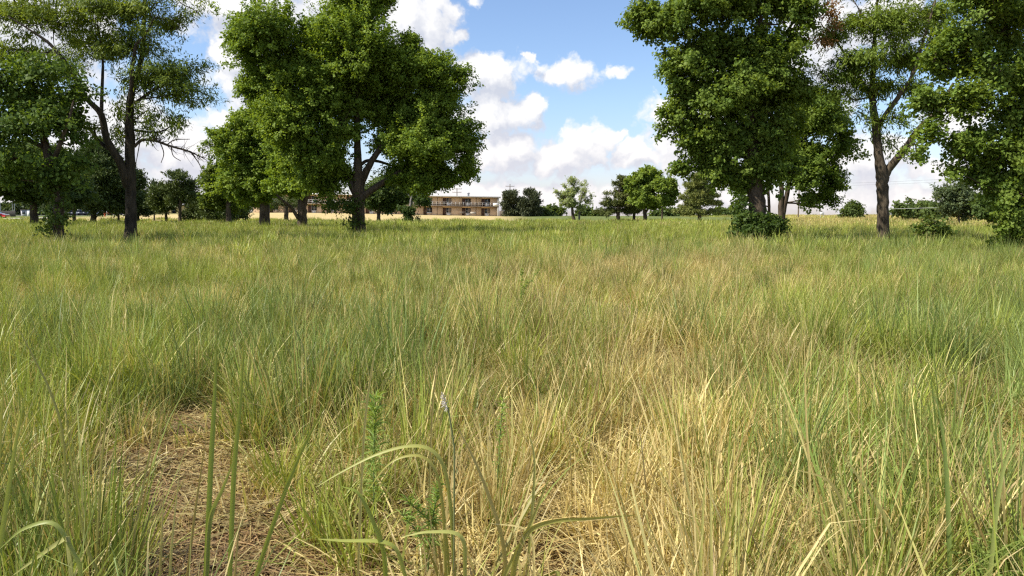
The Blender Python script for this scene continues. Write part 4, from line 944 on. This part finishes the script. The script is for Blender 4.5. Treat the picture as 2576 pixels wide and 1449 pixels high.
# white shed, dark fence, posts
p = at(65, 541, 188); p[2] = float(height(p[0], p[1]))
sh = empty('white_shed', p, 'small white shed with a dark roof at the end of the dark fence', 'shed')
MB().box(-1.15, .35, 0, 2.2, -.3, 1.35).build('wall', plain('shed_side', (.40, .40, .42), .7), sh)
MB().box(.352, 1.1, -.05, 2.2, -.3, 1.5).build('front', WHITE, sh)
MB().box(-1.25, 1.15, -.15, 2.3, 1.503, 1.62).build('roof', FENCEM, sh)
MB().box(-.85, -.15, -.03, -.002, .5, 1.1).build('window', GLASSM, sh)
f = MB(); p0, p1 = at(-110, 540, 176), at(54, 540, 178)
fe = empty('board_fence', (p0[0], p0[1], float(height(p0[0], p0[1]))), 'dark board fence at the far left behind the red car', 'fence')
n = int((p1[0] - p0[0]) / .2)
for i in range(n): f.box(i * .2, i * .2 + .185, 0, .03, -.1, 1.25 + .02 * ((i * 7) % 3))
f.build('boards', FENCEM, fe)
for i in range(0, n, 12): MB().box(i * .2, i * .2 + .1, .032, .13, -.2, 1.3).build('post', FENCEM, fe)
p0, p1 = at(1256, 543, 216), at(1352, 543, 214)
fe = empty('plank_fence', (p0[0], p0[1], float(height(p0[0], p0[1]))), 'low brown plank fence behind the two evergreens', 'fence')
f = MB(); n = int((p1[0] - p0[0]) / .18)
for i in range(n): f.box(i * .18, i * .18 + .165, 0, .03, -.2, 1.45 + .02 * ((i * 5) % 3))
f.build('boards', WOODP, fe)
for i in range(0, n, 13): MB().box(i * .18, i * .18 + .1, .032, .13, -.2, 1.5).build('post', WOODP, fe)
def pole(px, top, Y, name, label, cat, mat_, r, group=None, arms=(), lamp=None, yb=545):
    q = at(px, yb, Y); z0 = float(height(q[0], q[1])) - .3; zt = at(px, top, Y)[2]
    e = empty(name, (q[0], q[1], z0), label, cat, group)
    MB().tube([(0, 0, 0), (0, 0, (zt - z0) * .5), (0, 0, zt - z0)], [r, r * .85, r * .7], 8).build('post', mat_, e, smooth=True)
    for dz, half in arms:
        ar = MB().box(-half, half, -r - .14, -r - .002, zt - z0 - dz - .14, zt - z0 - dz).build('crossarm', mat_, e)
        for s in (-.9, -.45, .45, .9): MB().tube([(s * half, -r - .07, zt - z0 - dz + .002), (s * half, -r - .07, zt - z0 - dz + .22)], .06, 6).build('insulator', STEEL, ar)
    if lamp: MB().box(-lamp, .05, -.12, .12, zt - z0, zt - z0 + .14).build('lamp_head', STEEL, e)
    return e, zt
UP = 'utility poles behind the building'
pole(1150, 473, 262, 'utility_pole', 'utility pole with two crossarms rising behind the building roof', 'pole', WOODP, .17, UP, ((.25, 1.7), (1.35, 1.5)))
pole(1283, 463, 268, 'utility_pole', 'utility pole with one crossarm above the pointed evergreen', 'pole', WOODP, .17, UP, ((.7, 1.5),))
pole(2008, 462, 150, 'utility_pole', 'plain dark pole seen under the twin stemmed tree', 'pole', WOODP, .15, None)
pole(2, 470, 200, 'light_pole', 'tall light pole at the very left edge', 'lamp post', STEEL, .09, 'light poles at the parking lot', lamp=1.1)
pole(33, 506, 222, 'light_pole', 'shorter one of the two light poles behind the white shed', 'lamp post', STEEL, .08, 'light poles at the parking lot', lamp=.7)
pole(38, 500, 222, 'light_pole', 'taller one of the two light poles behind the white shed', 'lamp post', STEEL, .09, 'light poles at the parking lot', lamp=.8)
pole(269, 524, 205, 'white_post', 'white post standing between the parked cars', 'post', WHITE, .10, None)
q = at(264, 546, 150); hy = empty('fire_hydrant', (q[0], q[1], float(height(q[0], q[1])) + .15), 'small red hydrant in the grass below the parked cars', 'hydrant')
RED = paint('hydrant_red', (.45, .06, .03))
MB().tube([(0, 0, -.2), (0, 0, .55), (0, 0, .62), (0, 0, .76), (0, 0, .82)], [.13, .13, .17, .11, .02], 10).build('barrel', RED, hy, smooth=True)
for s in (-1, 1): MB().tube([(s * .1, 0, .45), (s * .24, 0, .45), (s * .242, 0, .45)], [.07, .07, .01], 8).build('nozzle', RED, hy)
q = at(2068, 543, 150); sg = empty('road_sign', (q[0], q[1], float(height(q[0], q[1]))), 'small white sign on two posts on the skyline right of the twin stemmed tree', 'sign')
MB().box(-.35, .35, -.02, .02, .75, 1.35).build('panel', WHITE, sg)
for s in (-.3, .24): MB().box(s, s + .06, .022, .06, -.2, 1.3).build('post', WHITE, sg)
WIRE = plain('bare_wire', (.10, .10, .10), .6)
WIREP = plain('pale_wire', (.62, .62, .58), .6)
def wire(px0, y0, Y0, px1, y1, Y1, sag, r, m_, label):
    a, b_ = at(px0, y0, Y0), at(px1, y1, Y1); t = np.linspace(0, 1, 24)[:, None]
    P = a * (1 - t) + b_ * t; P[:, 2:] -= sag * 4 * t * (1 - t)
    o = MB().tube(P, r, 5).build('overhead_wire', m_)
    tag(o, label, 'wire', 'wires at the right')
wire(2008, 464, 150, 2900, 418, 92, .35, .012, WIRE, 'upper of the two thin grey wires crossing the sky right of the Y-shaped trunk')
wire(2008, 469, 150, 2900, 424, 92, .4, .012, WIRE, 'lower of the two thin grey wires crossing the sky right of the Y-shaped trunk')
wire(2236, 525.5, 92, 2660, 512, 58, .03, .013, WIREP, 'pale wire stretched low in front of the skyline bushes')

# ------------------------------------------------------------------ single stalks and weeds close to the lens
rg2 = np.random.default_rng(77)
def ribbon(pts, Y, w, tilt=0.0):
    P = []
    for p_ in pts: P.append(at(p_[0], p_[1], Y + (p_[2] if len(p_) > 2 else 0)))
    S = smooth_path(np.array(P), 6)
    if S[-1][2] > .02 and pts[-1][1] > 1300:
        e = S[-1] + (S[-1] - S[-4]) * .6; e[2] = 0; S = np.vstack([S, (S[-1] + e) / 2, e])
    n = len(S); t = np.linspace(1, 0, n)          # 1 at the tip
    T = unit(np.gradient(S, axis=0))
    view = unit(S - np.array([0, 0, CAM_H]))
    sd = unit(np.cross(T, view)); sd = unit(sd * math.cos(tilt) + view * math.sin(tilt))
    wd = 1.3 * w * mpp(Y) * np.clip(1.15 - t ** 2.2, .15, 1)[:, None] * .5
    return S, sd, wd, t
def tall(name_list):
    V, Q, tt, r1, r2, bd, bh = [], [], [], [], [], [], []; o = 0
    for pts, Y, w, dry, hue, tilt in name_list:
        S, sd, wd, t = ribbon(pts, Y, w, tilt); n = len(S)
        mid = S + np.cross(sd, unit(np.gradient(S, axis=0))) * wd * .35
        v = np.stack([S - sd * wd, mid, S + sd * wd], 1).reshape(-1, 3)
        q = [[3 * i + j, 3 * i + j + 1, 3 * i + j + 4, 3 * i + j + 3] for i in range(n - 1) for j in (0, 1)]
        V.append(v); Q.append(np.array(q) + o); o += len(v)
        tt.append(np.repeat(.45 + .5 * t, 3)); a, b_ = rg2.random(2)
        r1.append(np.full(3 * n, .5)); r2.append(np.full(3 * n, b_)); bd.append(np.full(3 * n, dry)); bh.append(np.full(3 * n, hue))
    return np.concatenate(V), np.concatenate(Q), dict(t=np.concatenate(tt), r1=np.concatenate(r1), r2=np.concatenate(r2), bd=np.concatenate(bd), bh=np.concatenate(bh))
TALL = [
    ([(547, 814), (540, 996), (531, 1160), (518, 1449)], 2.5, 10, .1, .35, .2), ([(615, 849), (604, 1018), (589, 1183), (578, 1449)], 2.55, 9.5, .12, .25, .2),
    ([(831, 996), (755, 1143), (693, 1303), (644, 1449)], 2.6, 9, .15, .2, .3), ([(520, 1094), (493, 1272), (471, 1449)], 2.7, 5, .5, .1, 0), ([(453, 1174), (435, 1338), (427, 1449)], 2.7, 5, .45, .2, 0),
    ([(413, 1214), (402, 1449)], 2.8, 5, .5, .1, 0), ([(604, 1276), (591, 1449)], 2.7, 4.5, .6, 0, 0), ([(67, 974), (36, 1138), (9, 1316), (-10, 1449)], 2.4, 9, .2, .5, .2),
    ([(13, 916), (0, 1116), (-15, 1400)], 2.4, 7, .25, .4, .2), ([(40, 814), (85, 900), (129, 992), (160, 1120), (175, 1449)], 2.6, 5, .3, .5, .1), ([(284, 814), (271, 996), (253, 1205), (240, 1449)], 2.7, 4.5, .35, .5, .1),
    ([(164, 1045), (209, 1338), (249, 1449)], 2.6, 6, .3, .5, .2), ([(587, 1160), (560, 1230), (529, 1307), (520, 1449)], 2.5, 10, .2, .6, .5), ([(175, 1065), (195, 1230), (190, 1449)], 2.9, 5, .3, .4, .1),
    ([(795, 1226), (859, 1187), (948, 1143), (1030, 1122), (1085, 1132), (1118, 1180), (1135, 1290), (1143, 1449)], 2.6, 8.5, .25, .1, .5), ([(925, 1235), (965, 1180), (1005, 1152), (1060, 1148), (1098, 1190), (1115, 1290), (1122, 1449)], 2.65, 6.5, .3, .1, .4),
    ([(1596, 1296, .1), (1481, 1305), (1392, 1312), (1330, 1338), (1300, 1400), (1290, 1449)], 2.6, 12, .3, .0, .5), ([(1148, 1067), (1205, 1183), (1259, 1338), (1275, 1449)], 2.7, 9, .45, 0, .4), ([(1383, 1196), (1330, 1329), (1268, 1449)], 2.6, 9, .3, 0, .3),
    ([(1232, 1316), (1330, 1338), (1345, 1449)], 2.65, 5, .8, 0, 0), ([(859, 1223), (908, 1249), (961, 1374), (970, 1449)], 2.5, 10, .15, 0, .4), ([(800, 1356), (859, 1360), (983, 1369), (1020, 1449)], 2.5, 9, .2, 0, .5),
    ([(1010, 1351), (1081, 1338), (1161, 1351), (1170, 1449)], 2.5, 9, .25, .1, .5), ([(2023, 845), (2028, 1054), (2037, 1205), (2040, 1449)], 3.0, 5, .7, .1, 0), ([(2355, 996), (2375, 1116), (2384, 1249), (2390, 1449)], 2.8, 9, .1, .8, .3),
    ([(1775, 1156), (1761, 1449)], 2.5, 6, .3, 0, 0), ([(1787, 1196), (1790, 1449)], 2.5, 6, .35, 0, 0), ([(1868, 1183), (1806, 1449)], 2.5, 8, .3, 0, .2), ([(1330, 1085), (1345, 1180), (1326, 1449)], 2.7, 6, .3, 0, .2),
    ([(2110, 1130), (2160, 1200), (2230, 1310), (2260, 1449)], 2.8, 8, .35, .3, .3), ([(2000, 1180), (2090, 1215), (2140, 1330), (2150, 1449)], 2.7, 8, .4, .5, .4), ([(2570, 1080), (2520, 1200), (2490, 1449)], 2.6, 8, .2, .7, .2), ([(1700, 1060), (1725, 1200), (1770, 1449)], 2.9, 6, .4, .1, .2),
    ([(0, 1380), (60, 1330), (140, 1320), (200, 1420)], 2.3, 9, .2, .3, .4), ([(30, 1449), (110, 1390), (170, 1349)], 2.3, 9, .3, .4, .3), ([(950, 860), (935, 930), (915, 1100), (900, 1449)], 2.9, 5, .4, .3, .1), ([(1130, 800), (1090, 1000), (1075, 1449)], 3.0, 4, .45, .3, .1),
]
grs = gr.copy(); grs.name = 'grass_stalk'
for nd in grs.node_tree.nodes:
    if nd.type == 'ATTRIBUTE' and nd.attribute_type == 'INSTANCER':
        val = {'dry': .14, 'hue': .2, 'val': 1.05}[nd.attribute_name]
        for l in list(nd.outputs['Fac'].links):
            s_ = l.to_socket; grs.node_tree.links.remove(l); s_.default_value = val
V, Q, at_ = tall(TALL)
tag(link('tall_grass', quad_mesh('tall_grass', V, Q, grs, vattr=at_, smooth=True), kind='stuff'), 'tall bluish grass stalks and broad bent blades close to the camera', 'grass')
def weed(px, top, Y, hgt, n, ll, lw, cA, cB, label, seed, bushy=0.0, group='bright green weeds among the grass'):
    rng = np.random.default_rng(seed)
    tp = at(px, top, Y); base = np.array([tp[0], tp[1], 0.0]); base[2] = float(height(base[0], base[1]))
    z1 = tp[2] - base[2]
    e = empty('weed_plant', base, label, 'weed', group)
    st = MB(); lean = rng.normal(0, .03, 2)
    axis = lambda s: np.stack([lean[0] * s ** 2, lean[1] * s ** 2, z1 * s], -1)
    st.tube(axis(np.linspace(0, 1, 8)), np.linspace(.005, .002, 8), 5)
    P, A = [], []
    br = [(axis, 1.0)]
    for i in range(int(bushy)):
        s0 = rng.uniform(.25, .75); a = rng.uniform(0, 6.28); l_ = z1 * rng.uniform(.25, .5)
        o_ = axis(np.array([s0]))[0]; d_ = np.array([math.cos(a) * .75, math.sin(a) * .75, .8])
        fn = lambda s, o_=o_, d_=d_, l_=l_: o_ + np.stack([s, s, s], -1) * d_ * l_
        st.tube(fn(np.linspace(0, 1, 4)), .002, 4); br.append((fn, .4))
    for fn, wgt in br:
        m_ = int(n * wgt); s = .30 + .70 * rng.random(m_) ** .75 if wgt == 1 else rng.random(m_)
        a = rng.random(m_) * 6.283; up_ = .15 + .9 * s ** 2
        P.append(fn(s)); A.append(unit(np.stack([np.cos(a), np.sin(a), up_], -1) + rng.normal(0, .35, (m_, 3))))
    P = np.concatenate(P); A = np.concatenate(A); m_ = len(P)
    L_ = ll * (.6 + .6 * rng.random(m_))[:, None]; sd = unit(np.cross(A, rng.normal(size=(m_, 3)))) * lw * .5
    dr = np.array([0, 0, -.25]) * L_
    V = np.stack([P - sd * .5, P + sd * .5, P + A * L_ * .55 - sd, P + A * L_ * .55 + sd, P + A * L_ + dr - sd * .15, P + A * L_ + dr + sd * .15], 1).reshape(-1, 3)
    Q = (np.arange(m_)[:, None, None] * 6 + np.array([[0, 1, 3, 2], [2, 3, 5, 4]])[None]).reshape(-1, 4)
    f_ = rng.random((m_, 1)); col = np.repeat(np.array(cA) * (1 - f_) + np.array(cB) * f_, 2, 0)
    st.build('stem', plain('weed_stem', (.12, .16, .05)) if 'weed_stem' not in bpy.data.materials else bpy.data.materials['weed_stem'], e)
    link('leaves', quad_mesh('leaves', V - 0 * base, Q, LEAF, fcol=col), e)
weed(935, 1003, 3.5, .6, 340, .085, .0055, (.20, .31, .07), (.31, .40, .10), 'bright green feathery weed spike, tallest of the weeds in the foreground grass', 1)
weed(1312, 676, 9.4, .6, 200, .05, .008, (.20, .29, .06), (.29, .36, .08), 'bright feathery weed spike farther out in the middle of the field', 2, 2)
weed(1072, 1195, 3.0, .5, 200, .05, .006, (.18, .29, .06), (.28, .37, .09), 'small feathery weed low between the broad bent blades', 3, 2)
weed(2292, 1180, 3.5, .4, 260, .028, .007, (.20, .27, .06), (.32, .38, .10), 'bushy yellow-green weed right of the middle foreground', 4, 8)
weed(2500, 1325, 2.8, .4, 320, .028, .007, (.20, .28, .06), (.30, .38, .10), 'bushy yellow-green weed in the bottom right corner', 5, 9)
weed(1250, 1010, 3.9, .4, 130, .045, .006, (.22, .34, .07), (.32, .44, .1), 'slim weed spike among straw right of the white tuft', 6)
# the white downy tuft on a stalk
tp = at(1127, 1028, 2.6); e = empty('seed_tuft', (tp[0], tp[1], 0), 'faint white downy tuft caught on a thin green stalk', 'seed tuft')
bpts = np.array([at(1127, 1026, 2.6), at(1140, 1110, 2.6), at(1143, 1160, 2.6), at(1141, 1449, 2.6)])
bpts = np.vstack([bpts, [bpts[-1][0], bpts[-1][1], 0]])
MB().tube(smooth_path(bpts, 5) - np.array([tp[0], tp[1], 0]), .0032, 6).build('stalk', plain('tuft_stalk', (.15, .17, .065), .6), e)
rng = np.random.default_rng(5); n = 110
a0 = at(1128, 1030, 2.6); a1 = at(1113, 990, 2.6)
s = rng.random((n, 1)); o_ = a0 * (1 - s) + a1 * s
d_ = unit(np.array([-.45, 0, -.05]) + rng.normal(0, .35, (n, 3)) + (s - .5) * np.array([.5, 0, .9])) * (.008 + .016 * rng.random((n, 1)) * np.sin(s * 3.0 + .25))
sd = unit(np.cross(d_, rng.normal(size=(n, 3)))) * .0007
V = np.stack([o_ - sd, o_ + sd, o_ + d_ + sd, o_ + d_ - sd], 1).reshape(-1, 3) - np.array([tp[0], tp[1], 0])
link('down', quad_mesh('down', V, np.arange(n * 4).reshape(-1, 4), plain('white_down', (.66, .60, .50), .8)), e)
